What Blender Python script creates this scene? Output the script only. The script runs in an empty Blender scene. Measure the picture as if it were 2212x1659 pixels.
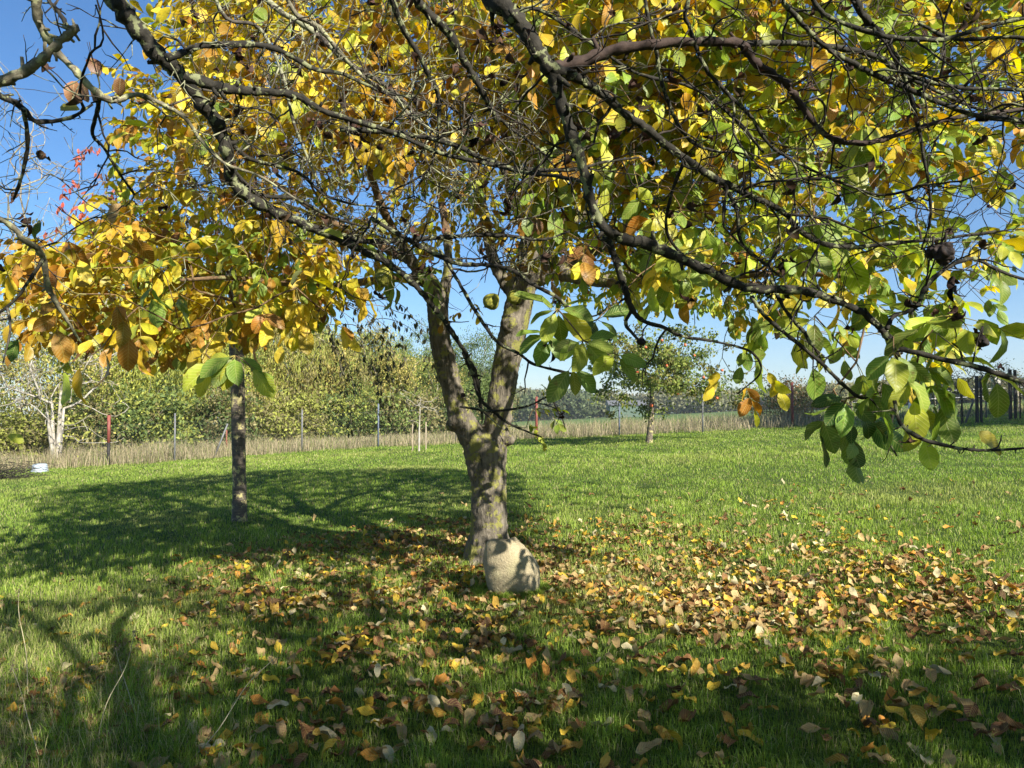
import bpy, math, numpy as np
from mathutils import Vector, Matrix
R = math.radians
rs = np.random.RandomState(7)

# ------------------------------------------------------------------ camera, sky, sun
sc = bpy.context.scene
F = 1597.6; CX, CY = 1106.0, 829.5; EYE = 1.5; PITCH = R(1.38)
cd = bpy.data.cameras.new("camera"); cam = bpy.data.objects.new("camera", cd)
sc.collection.objects.link(cam); sc.camera = cam
cd.lens = 26; cd.sensor_width = 36; cd.clip_end = 3000; cd.clip_start = 0.05
cam.location = (0, 0, EYE); cam.rotation_euler = (R(90) + PITCH, 0, 0)
SUN_EL = R(31); SUN_AZ = R(143)
TS = Vector((math.sin(SUN_AZ)*math.cos(SUN_EL), math.cos(SUN_AZ)*math.cos(SUN_EL), math.sin(SUN_EL)))
w = bpy.data.worlds.new("World"); sc.world = w; w.use_nodes = True
nt = w.node_tree; bg = nt.nodes["Background"]
sk = nt.nodes.new("ShaderNodeTexSky"); sk.sky_type = 'NISHITA'; sk.sun_disc = False
sk.sun_elevation = SUN_EL; sk.sun_rotation = SUN_AZ; sk.altitude = 0; sk.air_density = 1.0; sk.dust_density = 0.15; sk.ozone_density = 6.5
shs = nt.nodes.new('ShaderNodeHueSaturation'); shs.inputs['Saturation'].default_value = 1.12; nt.links.new(sk.outputs[0], shs.inputs['Color'])
nt.links.new(shs.outputs[0], bg.inputs[0]); bg.inputs[1].default_value = 0.060
sl = bpy.data.lights.new("sun", 'SUN'); sl.energy = 5.0; sl.angle = R(0.55); sl.color = (1, .95, .86)
so = bpy.data.objects.new("sun", sl); sc.collection.objects.link(so)
so.rotation_euler = TS.to_track_quat('Z', 'Y').to_euler(); so.location = (10, -10, 20)
sc.view_settings.view_transform = 'Standard'; sc.view_settings.look = 'None'
sc.view_settings.exposure = 1.38; sc.view_settings.gamma = 1
sc.cycles.max_bounces = 6; sc.cycles.diffuse_bounces = 3; sc.cycles.glossy_bounces = 2
sc.cycles.transmission_bounces = 3; sc.cycles.transparent_max_bounces = 4
sc.cycles.sample_clamp_indirect = 6

# ------------------------------------------------------------------ projection and terrain
def P(px, py, D):
    u = (px - CX)/F; v = (CY - py)/F
    c, s = math.cos(PITCH), math.sin(PITCH)
    k = D/(c - s*v)
    return np.array([u*k, D, EYE + (s + c*v)*k])
def proj(p):
    p = np.atleast_2d(p); c, s = math.cos(PITCH), math.sin(PITCH)
    y = p[:, 1]*c + (p[:, 2]-EYE)*s; z = -p[:, 1]*s + (p[:, 2]-EYE)*c
    y = np.where(y < .05, .05, y)
    return CX + p[:, 0]/y*F, CY - z/y*F
def gz(x, y):
    x = np.asarray(x, float); y = np.asarray(y, float)
    z = .05*200*np.tanh(x/200) - .023*np.maximum(y-30, 0)
    near = np.clip(1 - np.abs(y-10)/60, 0, 1)
    return z + near*(.025*np.sin(x*.9+1)*np.sin(y*.7) + .012*np.sin(x*2.3+y*1.1))
def G(px, py):
    lo, hi = 1.0, 400.0
    for _ in range(60):
        m = (lo+hi)/2; p = P(px, py, m)
        if p[2] > float(gz(p[0], p[1])): lo = m
        else: hi = m
    p = P(px, py, lo); p[2] = float(gz(p[0], p[1])); return p

# ------------------------------------------------------------------ scene bookkeeping
C = sc.collection
def tag(o, label=None, cat=None, group=None, kind=None):
    if label: o['label'] = label
    if cat: o['category'] = cat
    if group: o['group'] = group
    if kind: o['kind'] = kind
    return o
def empty(name, loc, label, cat, group=None):
    o = bpy.data.objects.new(name, None); C.objects.link(o); o.location = [float(a) for a in loc]
    o.empty_display_size = .2
    return tag(o, label, cat, group)
def rootloc(p):
    l = np.zeros(3)
    while p is not None: l += np.array(p.location); p = p.parent
    return l
def mesh_arrays(name, V, L, S, smooth=True):
    me = bpy.data.meshes.new(name)
    me.vertices.add(len(V)); me.vertices.foreach_set('co', np.ascontiguousarray(V, dtype=np.float32).ravel())
    me.loops.add(len(L)); me.loops.foreach_set('vertex_index', np.ascontiguousarray(L, dtype=np.int32))
    me.polygons.add(len(S)); me.polygons.foreach_set('loop_start', np.ascontiguousarray(S, dtype=np.int32))
    me.polygons.foreach_set('use_smooth', np.full(len(S), smooth, dtype=bool))
    me.update(calc_edges=True)
    return me
def link(name, me, mat, parent=None, loc=None):
    if mat is not None: me.materials.append(mat)
    o = bpy.data.objects.new(name, me); C.objects.link(o)
    if parent is not None: o.parent = parent
    if loc is not None: o.location = [float(a) for a in loc]
    return o
def cmr(pts, rad, n=4):
    """Catmull-Rom resample of a polyline with radii"""
    pts = np.asarray(pts, float); rad = np.asarray(rad, float)
    if len(pts) < 3: return pts, rad
    A = np.column_stack([pts, rad]); A = np.vstack([2*A[0]-A[1], A, 2*A[-1]-A[-2]])
    out = []
    for i in range(1, len(A)-2):
        p0, p1, p2, p3 = A[i-1:i+3]
        for t in np.arange(n)/n:
            out.append(.5*((2*p1)+(-p0+p2)*t+(2*p0-5*p1+4*p2-p3)*t*t+(-p0+3*p1-3*p2+p3)*t**3))
    out.append(A[-2]); out = np.array(out)
    return out[:, :3], np.maximum(out[:, 3], .0008)
class MB:
    def __init__(s): s.V = []; s.L = []; s.S = []; s.n = 0; s.l = 0
    def raw(s, V, faces):
        V = np.asarray(V, float); s.V.append(V)
        for f in faces:
            s.S.append(np.array([s.l])); s.L.append(np.array(f)+s.n); s.l += len(f)
        s.n += len(V)
    def quads(s, V, Q):
        s.V.append(V); s.S.append(s.l+np.arange(len(Q))*4); s.L.append((Q+s.n).ravel()); s.l += 4*len(Q); s.n += len(V)
    def tube(s, pts, rad, sides=6, wob=0.0, cap=True):
        pts = np.asarray(pts, float); rad = np.asarray(rad, float) if np.ndim(rad) else np.full(len(pts), float(rad))
        if cap: pts = np.vstack([pts[:1], pts, pts[-1:]]); rad = np.r_[.0004, rad, .0004]
        n = len(pts); T = np.gradient(pts, axis=0)
        if cap: T[0] = T[1] = pts[2]-pts[1]; T[-1] = T[-2] = pts[-2]-pts[-3]
        T /= np.linalg.norm(T, axis=1)[:, None]+1e-9
        a = np.array([0, 0, 1.]) if abs(T[0][2]) < .9 else np.array([1., 0, 0])
        N = np.empty((n, 3)); v = np.cross(T[0], a); v /= np.linalg.norm(v)+1e-9
        for i in range(n):
            v = v - T[i]*v.dot(T[i]); v /= np.linalg.norm(v)+1e-9; N[i] = v
        B = np.cross(T, N)
        th = np.arange(sides)/sides*2*np.pi
        rr = rad[:, None]*np.ones((1, sides))
        if wob: rr = rr*(1+wob*(rs.rand(n, sides)-.5)*2)
        ring = pts[:, None, :]+rr[:, :, None]*(np.cos(th)[None, :, None]*N[:, None, :]+np.sin(th)[None, :, None]*B[:, None, :])
        V = ring.reshape(-1, 3)
        i = np.arange(n-1)[:, None]*sides; j = np.arange(sides)[None, :]; j2 = (j+1) % sides
        Q = np.stack([i+j, i+j2, i+sides+j2, i+sides+j], -1).reshape(-1, 4)
        s.quads(V, Q)
    def box(s, c, h, rotz=0, taper=1.0):
        c = np.asarray(c, float); h = np.asarray(h, float); ca, sa = math.cos(rotz), math.sin(rotz)
        V = []
        for z in (-1, 1):
            for x, y in ((-1, -1), (1, -1), (1, 1), (-1, 1)):
                k = taper if z > 0 else 1
                X, Y = x*h[0]*k, y*h[1]*k
                V.append(c+np.array([X*ca-Y*sa, X*sa+Y*ca, z*h[2]]))
        s.raw(V, [(3, 2, 1, 0), (4, 5, 6, 7), (0, 1, 5, 4), (1, 2, 6, 5), (2, 3, 7, 6), (3, 0, 4, 7)])
    def build(s, name, mat, parent=None, smooth=True):
        V = np.vstack(s.V)-rootloc(parent)
        me = mesh_arrays(name, V, np.concatenate(s.L), np.concatenate(s.S), smooth)
        return link(name, me, mat, parent)

def norm(a): return a/(np.linalg.norm(a, axis=-1, keepdims=True)+1e-9)
# leaf template rows (t, halfwidth)
ROWS = {'walnut': ((0, .04), (.12, .42), (.32, .86), (.55, 1.0), (.75, .84), (.9, .48), (1, .02)),
        'simple': ((0, .05), (.3, .9), (.65, .85), (1, .02)),
        'narrow': ((0, .05), (.45, 1.0), (1, .02)),
        'round': ((0, .25), (.18, .8), (.45, 1.0), (.72, .85), (.9, .45), (1, .02))}
class LB:
    """many leaves in one mesh, vectorised"""
    def __init__(s): s.a = []
    def add(s, pos, d, nrm, ln, wd, curl, fold, col):
        pos = np.atleast_2d(pos).astype(float); n = len(pos)
        f = lambda x: np.broadcast_to(np.asarray(x, float), (n,)).copy()
        g = lambda x: np.broadcast_to(np.asarray(x, float), (n, 3)).copy()
        s.a.append(np.column_stack([pos, g(d), g(nrm), f(ln), f(wd), f(curl), f(fold), g(col)]))
    def count(s): return sum(len(x) for x in s.a)
    def build(s, name, mat, parent=None, shape='walnut', origin=None, wav=.07):
        A = np.vstack(s.a); n = len(A)
        pos, d, nr = A[:, 0:3], norm(A[:, 3:6]), A[:, 6:9]
        nr = norm(nr-d*(nr*d).sum(1)[:, None]); x = np.cross(d, nr)
        ln, wd, curl, fold, col = A[:, 9], A[:, 10], A[:, 11], A[:, 12], A[:, 13:16]
        rows = ROWS[shape]; m = len(rows); ph = rs.rand(n)*6.28
        cen = len(rows) > 3
        cols = (-1, 0, 1) if cen else (-1, 1)
        k = len(cols)
        V = np.empty((n, m, k, 3)); UV = np.empty((n, m, k, 2))
        for i, (t, hw) in enumerate(rows):
            for j, c in enumerate(cols):
                X = c*hw*wd*.5
                ang = curl*t
                Y = ln*np.where(np.abs(curl) > .02, np.sin(ang)/np.where(np.abs(curl) > .02, curl, 1), t)
                Z = -ln*np.where(np.abs(curl) > .02, (1-np.cos(ang))/np.where(np.abs(curl) > .02, curl, 1), 0)
                Z = Z+fold*np.abs(X)+(c != 0)*wav*wd*np.sin(ph+t*7+c*1.3)+wav*.6*wd*np.sin(ph*1.7+t*11)
                V[:, i, j] = pos+x*X[:, None]+d*Y[:, None]+nr*Z[:, None]
                UV[:, i, j, 0] = .5+.5*c*hw; UV[:, i, j, 1] = t
        q = []
        for i in range(m-1):
            for j in range(k-1): q.append((i*k+j, i*k+j+1, (i+1)*k+j+1, (i+1)*k+j))
        q = np.array(q); Q = (q[None]+np.arange(n)[:, None, None]*(m*k)).reshape(-1)
        V = V.reshape(-1, 3)-(rootloc(parent) if origin is None else origin)
        me = mesh_arrays(name, V, Q, np.arange(len(Q)//4)*4)
        uv = me.uv_layers.new(name='UVMap'); uv.data.foreach_set('uv', UV.reshape(-1, 2)[Q].astype(np.float32).ravel())
        ca = me.color_attributes.new('col', 'FLOAT_COLOR', 'POINT')
        cc = np.ones((n, m*k, 4), np.float32); cc[:, :, :3] = col[:, None, :]
        ca.data.foreach_set('color', cc.ravel())
        return link(name, me, mat, parent)

# ------------------------------------------------------------------ materials
def newmat(name):
    m = bpy.data.materials.new(name); m.use_nodes = True; t = m.node_tree; t.nodes.clear()
    o = t.nodes.new('ShaderNodeOutputMaterial'); return m, t, o
def N(t, kind, **kw):
    n = t.nodes.new(kind)
    for k, v in kw.items():
        if k.startswith('i_'):
            key = k[2:]; n.inputs[int(key) if key.isdigit() else key.replace('_', ' ')].default_value = v
        else: setattr(n, k, v)
    return n
def ramp(t, fac, stops):
    r = t.nodes.new('ShaderNodeValToRGB'); e = r.color_ramp.elements
    while len(e) < len(stops): e.new(.5)
    for el, (p, c) in zip(e, stops):
        el.position = p; el.color = (*c, 1) if len(c) == 3 else c
    t.links.new(fac, r.inputs[0]); return r.outputs[0]
def mixc(t, f, a, b, blend='MIX'):
    m = t.nodes.new('ShaderNodeMix'); m.data_type = 'RGBA'; m.blend_type = blend
    for s, v in ((0, f), (6, a), (7, b)):
        if isinstance(v, bpy.types.NodeSocket): t.links.new(v, m.inputs[s])
        else: m.inputs[s].default_value = v if s == 0 else (*v, 1)
    return m.outputs[2]
def noise(t, scale, detail=4, rough=.55, vec=None, stretch=None, coord='Object'):
    tc = t.nodes.new('ShaderNodeTexCoord'); v = vec or tc.outputs[coord]
    if stretch:
        mp = t.nodes.new('ShaderNodeMapping'); mp.inputs['Scale'].default_value = stretch; t.links.new(v, mp.inputs[0]); v = mp.outputs[0]
    n = t.nodes.new('ShaderNodeTexNoise'); n.inputs['Scale'].default_value = scale; n.inputs['Detail'].default_value = detail
    n.inputs['Roughness'].default_value = rough; t.links.new(v, n.inputs['Vector']); return n.outputs['Fac']
def bump(t, h, strength, dist):
    b = t.nodes.new('ShaderNodeBump'); b.inputs['Strength'].default_value = strength; b.inputs['Distance'].default_value = dist
    t.links.new(h, b.inputs['Height']); return b.outputs[0]

def bark(name, dark, mid, lichen, lich_amt=.5, scale=14, stretch=(1, 1, .25), bd=.01, coord='Object', spots=None, rings=False, lsc=9):
    m, t, o = newmat(name)
    n1 = noise(t, scale, 6, .65, stretch=stretch); n2 = noise(t, lsc, 4, .6); n3 = noise(t, 45, 3, .6)
    base = ramp(t, n1, ((.3, dark), (.62, mid)))
    if rings:
        n4 = noise(t, 10, 4, .6, stretch=(.6, .6, 9)); base = mixc(t, .6, base, ramp(t, n4, ((.35, dark), (.65, mid))))
    add = N(t, 'ShaderNodeMath', operation='MULTIPLY_ADD'); t.links.new(n3, add.inputs[0]); add.inputs[1].default_value = .35; t.links.new(n2, add.inputs[2])
    f = ramp(t, add.outputs[0], ((.82-.25*lich_amt, (0, 0, 0)), (.87-.25*lich_amt, (1, 1, 1))))
    c = mixc(t, f, base, lichen)
    if spots:
        n5 = noise(t, 30, 3, .5); f2 = ramp(t, n5, ((.62, (0, 0, 0)), (.66, (1, 1, 1)))); c = mixc(t, f2, c, spots)
    p = N(t, 'ShaderNodeBsdfPrincipled'); p.inputs['Roughness'].default_value = .85; p.inputs['Specular IOR Level'].default_value = .25
    t.links.new(c, p.inputs['Base Color']); t.links.new(bump(t, n1, .9, bd), p.inputs['Normal'])
    t.links.new(p.outputs[0], o.inputs[0]); return m
def leafmat(name, trans=.42, veins=True, spot=.25, rough=.42, spec=.4, tsat=1.1):
    m, t, o = newmat(name)
    at = N(t, 'ShaderNodeAttribute', attribute_name='col'); col = at.outputs['Color']
    if veins:
        uv = N(t, 'ShaderNodeUVMap'); sp = N(t, 'ShaderNodeSeparateXYZ'); t.links.new(uv.outputs[0], sp.inputs[0])
        a = N(t, 'ShaderNodeMath', operation='SUBTRACT', i_1=.5); t.links.new(sp.outputs[0], a.inputs[0])
        ab = N(t, 'ShaderNodeMath', operation='ABSOLUTE'); t.links.new(a.outputs[0], ab.inputs[0])
        s1 = N(t, 'ShaderNodeMath', operation='MULTIPLY_ADD', i_1=-.55); t.links.new(ab.outputs[0], s1.inputs[0]); t.links.new(sp.outputs[1], s1.inputs[2])
        s2 = N(t, 'ShaderNodeMath', operation='MULTIPLY', i_1=62.0); t.links.new(s1.outputs[0], s2.inputs[0])
        s3 = N(t, 'ShaderNodeMath', operation='SINE'); t.links.new(s2.outputs[0], s3.inputs[0])
        vein = ramp(t, s3.outputs[0], ((.72, (0, 0, 0)), (1, (1, 1, 1))))
        mid = ramp(t, ab.outputs[0], ((.008, (1, 1, 1)), (.03, (0, 0, 0))))
        vv = N(t, 'ShaderNodeMath', operation='MAXIMUM'); t.links.new(vein, vv.inputs[0]); t.links.new(mid, vv.inputs[1])
        vm = N(t, 'ShaderNodeMath', operation='MULTIPLY', i_1=.28); t.links.new(vv.outputs[0], vm.inputs[0])
        col = mixc(t, vm.outputs[0], col, (.75, .7, .25), 'MIX')
    n1 = noise(t, 16, 3, .6); col = mixc(t, 1.0, col, ramp(t, n1, ((.3, (.78, .82, .8)), (.7, (1.15, 1.1, 1)))), 'MULTIPLY')
    if spot:
        n2 = noise(t, 42, 3, .6); f = ramp(t, n2, ((.60, (0, 0, 0)), (.70, (spot*2, spot*2, spot*2)))); col = mixc(t, f, col, (.13, .055, .015))
    p = N(t, 'ShaderNodeBsdfPrincipled'); p.inputs['Roughness'].default_value = rough; p.inputs['Specular IOR Level'].default_value = spec
    t.links.new(col, p.inputs['Base Color'])
    hs = N(t, 'ShaderNodeHueSaturation', i_Saturation=tsat, i_Value=1.25); t.links.new(col, hs.inputs['Color'])
    tr = N(t, 'ShaderNodeBsdfTranslucent'); t.links.new(hs.outputs[0], tr.inputs[0])
    mx = N(t, 'ShaderNodeMixShader', i_0=trans); t.links.new(p.outputs[0], mx.inputs[1]); t.links.new(tr.outputs[0], mx.inputs[2])
    if veins: t.links.new(bump(t, vv.outputs[0], .35, .003), p.inputs['Normal'])
    t.links.new(mx.outputs[0], o.inputs[0]); return m
def plain(name, c1, c2, scale=20, rough=.6, bd=.002, spec=.4, metal=0, stretch=None):
    m, t, o = newmat(name); n = noise(t, scale, 5, .6, stretch=stretch)
    p = N(t, 'ShaderNodeBsdfPrincipled'); p.inputs['Roughness'].default_value = rough; p.inputs['Specular IOR Level'].default_value = spec
    p.inputs['Metallic'].default_value = metal
    t.links.new(ramp(t, n, ((.35, c1), (.65, c2))), p.inputs['Base Color']); t.links.new(bump(t, n, .5, bd), p.inputs['Normal'])
    t.links.new(p.outputs[0], o.inputs[0]); return m

M_walbark = bark('walnut bark', (.03, .026, .019), (.20, .17, .125), (.21, .20, .055), .46, 26, (1, 1, .22), .05)
M_walbranch = bark('walnut branch bark', (.06, .035, .02), (.19, .12, .06), (.20, .19, .08), .2, 20, (1, 1, 1), .006)
M_qbark = bark('shade-dark quince bark', (.009, .008, .006), (.034, .030, .022), (.17, .18, .09), .36, 30, (1, 1, 1), .008, lsc=26)  # bark colour darkened to carry the shade of the crown above the branches
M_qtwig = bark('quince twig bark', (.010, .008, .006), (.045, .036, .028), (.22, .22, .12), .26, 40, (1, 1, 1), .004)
M_qlit = bark('sunlit olive bark', (.07, .06, .04), (.20, .18, .12), (.30, .30, .16), .45, 30, (1, 1, 1), .006, lsc=26)  # lit copy of the quince bark, sunlight put into the paler colour
M_redtwig = bark('smooth reddish bark', (.018, .011, .009), (.055, .036, .028), (.13, .12, .08), .2, 30, (1, 1, 1), .004)
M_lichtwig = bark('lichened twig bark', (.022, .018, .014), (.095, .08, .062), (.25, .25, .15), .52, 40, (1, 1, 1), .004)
M_cherry = bark('cherry bark', (.04, .032, .024), (.17, .14, .105), (.40, .35, .15), .42, 12, (1, 1, 3), .01, rings=True)
M_paleb = bark('pale bark', (.18, .155, .12), (.42, .385, .32), (.30, .28, .17), .2, 12, (1, 1, .5), .01)
M_graytwig = bark('grey twig bark', (.11, .09, .07), (.27, .235, .19), (.36, .34, .20), .4, 20, (1, 1, 1), .004)
M_leaf = leafmat('walnut leaf'); M_dead = leafmat('withered leaf', .12, False, .4, .75, .2, 1)
M_far = leafmat('far leaf', .40, False, 0, .6, .2, 1.1)
M_litter = leafmat('fallen leaf', .15, True, .4, .7, .15, 1.1)
M_grass = leafmat('grass blade', .40, False, 0, .5, .22, 1.15)
M_straw = leafmat('dry grass', .3, False, 0, .7, .2, 1)

# ------------------------------------------------------------------ ground sheets
def graded(a, b, step, grow, lim):
    out = [0.0]; s = step
    while out[-1] < b:
        out.append(out[-1]+s)
        if out[-1] > lim: s *= grow
    neg = [0.0]; s = step
    while neg[-1] > a:
        neg.append(neg[-1]-s)
        if neg[-1] < -lim: s *= grow
    return np.array(sorted(set(neg+out)))
gx = graded(-500, 500, .5, 1.12, 14)
def sheet(name, ys, mat):
    X, Y = np.meshgrid(gx, ys); Z = gz(X, Y); n, m = X.shape
    V = np.column_stack([X.ravel(), Y.ravel(), Z.ravel()])
    i = np.arange(n-1)[:, None]*m; j = np.arange(m-1)[None]
    Q = np.stack([i+j, i+j+1, i+m+j+1, i+m+j], -1).reshape(-1, 4)
    me = mesh_arrays(name, V, Q.ravel(), np.arange(len(Q))*4); return link(name, me, mat)
m, t, o = newmat('lawn soil and sward')
n1 = noise(t, .55, 4, .6); n2 = noise(t, 35, 5, .7)
c = ramp(t, n2, ((.3, (.03, .04, .014)), (.55, (.06, .09, .02)), (.8, (.11, .15, .035))))
c = mixc(t, .35, c, ramp(t, n1, ((.35, (.05, .10, .02)), (.7, (.11, .15, .035)))))
p = N(t, 'ShaderNodeBsdfPrincipled', i_Roughness=.95); p.inputs['Specular IOR Level'].default_value = .1
t.links.new(c, p.inputs['Base Color']); t.links.new(bump(t, n2, 1, .03), p.inputs['Normal']); t.links.new(p.outputs[0], o.inputs[0]); M_lawn = m
m, t, o = newmat('green field beyond the fence')
n1 = noise(t, .03, 4, .6, stretch=(1, 3, 1)); n2 = noise(t, 3, 5, .7, stretch=(1, .3, 1))
c = ramp(t, n1, ((.35, (.085, .15, .035)), (.7, (.14, .20, .06)))); c = mixc(t, .4, c, ramp(t, n2, ((.3, (.06, .10, .02)), (.75, (.19, .24, .08)))))
p = N(t, 'ShaderNodeBsdfPrincipled', i_Roughness=.95); p.inputs['Specular IOR Level'].default_value = .1
t.links.new(c, p.inputs['Base Color']); t.links.new(bump(t, n2, 1, .1), p.inputs['Normal']); t.links.new(p.outputs[0], o.inputs[0]); M_field = m
tag(sheet('lawn', np.arange(-12, 31.01, .5), M_lawn), kind='structure')
tag(sheet('field', np.r_[np.arange(31, 60, 1.), np.geomspace(60, 900, 40)], M_field), kind='structure')

# ------------------------------------------------------------------ grass
def vn(x, y, s, seed):
    r = np.random.RandomState(seed); o = 0
    for k in range(6):
        a = r.rand()*6.28; f = s*(1+r.rand()*1.6); o = o+np.sin((x*math.cos(a)+y*math.sin(a))*f+r.rand()*6.28)
    return o/6
def grass(name, x, y, h, wd, col, lean=.5, mat=None):
    n = len(x); z = gz(x, y); a = rs.rand(n)*6.28; b = rs.rand(n)*6.28
    l = np.minimum(lean*rs.rand(n)**.8*1.35, 1.35)
    dx, dy = np.cos(a)*l*h, np.sin(a)*l*h
    wx, wy = np.cos(b)*wd*.5, np.sin(b)*wd*.5
    V = np.empty((n, 5, 3)); z0 = z-.01
    V[:, 0] = np.column_stack([x-wx, y-wy, z0]); V[:, 1] = np.column_stack([x+wx, y+wy, z0])
    mx, my, mz = x+dx*.35, y+dy*.35, z+h*.6
    V[:, 2] = np.column_stack([mx-wx*.8, my-wy*.8, mz]); V[:, 3] = np.column_stack([mx+wx*.8, my+wy*.8, mz])
    V[:, 4] = np.column_stack([x+dx, y+dy, z+h*(1-.45*l)])
    base = np.arange(n)[:, None]*5
    L = (np.array([0, 1, 3, 2, 2, 3, 4])[None]+base).ravel()
    S = (np.array([0, 4])[None]+np.arange(n)[:, None]*7).ravel()
    me = mesh_arrays(name, V.reshape(-1, 3), L, S)
    ca = me.color_attributes.new('col', 'FLOAT_COLOR', 'POINT'); cc = np.ones((n, 5, 4), np.float32); cc[:, :, :3] = col[:, None, :]
    ca.data.foreach_set('color', cc.ravel())
    return link(name, me, mat or M_grass)
def lawn_points(n, d0, d1, p=1.5, wmul=.78, wadd=1.6):
    # pdf over D proportional to width(D) * D^-p
    D = np.linspace(d0, d1, 2000); pdf = (wmul*D+wadd)*D**(-p); cdf = np.cumsum(pdf); cdf /= cdf[-1]
    d = np.interp(rs.rand(n), cdf, D); x = (rs.rand(n)*2-1)*(wmul*d+wadd); return x, d
n = 640000
x, y = lawn_points(n, 1.6, 30)
clump = vn(x, y, 3.5, 3)*.6+vn(x, y, 9, 4)*.6
patch = vn(x, y, .45, 5)
h = (.036+.032*rs.rand(n))*(1+.75*clump)*(1+.5*patch)
left = np.clip((-x-.28*y-.2)/1.2, 0, 1)*np.clip((7-y)/3, 0, 1)
h = h*(1+.75*np.clip((5.5-y)/2, 0, 1)*rs.rand(n)*(1+clump)); h = h*(1+2.0*left*rs.rand(n)); h = h*(1+np.clip((y-24)/8, 0, 1)*.8*rs.rand(n))
g = np.array([.235, .345, .05]); gy = np.array([.44, .50, .11]); gd = np.array([.14, .24, .038]); dry = np.array([.48, .42, .22])
t1 = np.clip(.42+.45*patch+.35*vn(x, y, 2.2, 9)+.25*rs.randn(n), 0, 1)[:, None]
col = gd*(1-t1)+gy*t1; col = .45*col+.55*g*(.7+.6*rs.rand(n)[:, None])
dm = rs.rand(n) < (.09+.30*left+.05*(patch > .2)); col[dm] = dry*(.6+.7*rs.rand(dm.sum())[:, None])
tuft = vn(x, y, 1.7, 61)+.6*vn(x, y, 4.1, 62); col = col*np.clip(1.05+.35*clump, .65, 1.4)[:, None]; col = col*(1-.28*np.clip(tuft*2-.5, 0, 1))[:, None]; yl = np.clip(vn(x, y, .9, 63)*2.2-.3, 0, 1)[:, None]; col = col*(1-.45*yl)+.45*yl*np.array([.44, .44, .15])*(.6+.6*rs.rand(n)[:, None])
wd = .0024*(1+.18*np.maximum(y-3, 0))*(.8+.5*rs.rand(n))
th_ = rs.rand(3000)*6.28; rr_ = 1+.35*rs.rand(3000)**2; bx_, by_ = P(1104, 1290, 5.75)[0], float(G(1104, 1290)[1])+.10
x = np.r_[x, bx_+.235*rr_*np.cos(th_)]; y = np.r_[y, by_+.19*rr_*np.sin(th_)]; h = np.r_[h, .05+.05*rs.rand(3000)]; wd = np.r_[wd, np.full(3000, .0032)]; col = np.vstack([col, g*(.6+.6*rs.rand(3000, 1))])
tag(grass('grass', x, y, h, wd, col, .9), 'short green lawn grass', 'grass', kind='stuff')

# ------------------------------------------------------------------ branching by nearest connection
def grow(base, attr, bf=.25, step=.25, jit=.02, maxlen=9, basepath=None):
    """base: (k,3) nodes already present; attr: points to reach. returns nodes, parent index, tip index for each attractor"""
    nodes = [tuple(b) for b in base]; par = [-1]*len(base)
    path = list(basepath) if basepath is not None else [0.0]*len(base)
    attr = np.asarray(attr, float); n = len(attr); tip = np.full(n, -1)
    best = np.full(n, 1e9); bi = np.zeros(n, int); done = np.zeros(n, bool)
    def upd(idx):
        p = np.array(nodes[idx]); c = np.linalg.norm(attr-p, axis=1)+bf*path[idx]
        mk = (c < best) & ~done; best[mk] = c[mk]; bi[mk] = idx
    for i in range(len(base)): upd(i)
    for _ in range(n):
        bb = np.where(done, 1e9, best); j = int(bb.argmin()); done[j] = True; i = int(bi[j])
        a = np.array(nodes[i]); b = attr[j]; d = b-a; L = np.linalg.norm(d); k = max(1, int(round(L/step)))
        prev = i; off = rs.randn(3)*L*.07
        for q in range(1, k+1):
            f = q/k; pt = a+d*f+off*math.sin(math.pi*f)+(rs.randn(3)*jit if q < k else 0)
            nodes.append(tuple(pt)); par.append(prev); path.append(path[prev]+L/k); prev = len(nodes)-1; upd(prev)
        tip[j] = prev
    return np.array(nodes), np.array(par), tip
def chains(nodes, par, nbase, r0, expo=2.3, rmax=.05, link_base=True):
    """pipe-model radii, split in chains -> list of (pts, rad)"""
    n = len(nodes); cnt = np.zeros(n); kids = [[] for _ in range(n)]
    for i in range(n):
        if par[i] >= 0: kids[par[i]].append(i)
    order = range(n-1, -1, -1)
    for i in order:
        if not kids[i]: cnt[i] = 1
        if par[i] >= 0: cnt[par[i]] += max(cnt[i], 1)
    cnt = np.maximum(cnt, 1); rad = np.minimum(r0*cnt**(1/expo), rmax)
    out = []; st = []
    for i in range(nbase): st += [(i, k) for k in kids[i]]
    while st:
        a, b = st.pop(); pts = [nodes[a]]; rr = [rad[b]]
        cur = b
        while True:
            pts.append(nodes[cur]); rr.append(rad[cur])
            if not kids[cur]: break
            ks = sorted(kids[cur], key=lambda q: -cnt[q]); st += [(cur, q) for q in ks[1:]]; cur = ks[0]
        out.append((np.array(pts), np.array(rr)))
    return out, rad
def densify(pts, maxd):
    out = [pts[0]]
    for a, b in zip(pts[:-1], pts[1:]):
        k = max(1, int(np.linalg.norm(b-a)/maxd))
        for q in range(1, k+1): out.append(a+(b-a)*q/k)
    return np.array(out)
def randdir(n): return norm(rs.randn(n, 3))
def jitcol(base, n, v=.18, h=.08):
    return np.clip(np.asarray(base)[None]*(1+v*rs.randn(n, 1))*(1+h*rs.randn(n, 3)), .003, .95)
YEL = (.62, .48, .035); GOLD = (.45, .29, .02); ORA = (.40, .19, .025); BRN = (.20, .085, .03); LIM = (.42, .46, .05); GRN = (.19, .28, .045); DGR = (.08, .15, .03)

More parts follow.
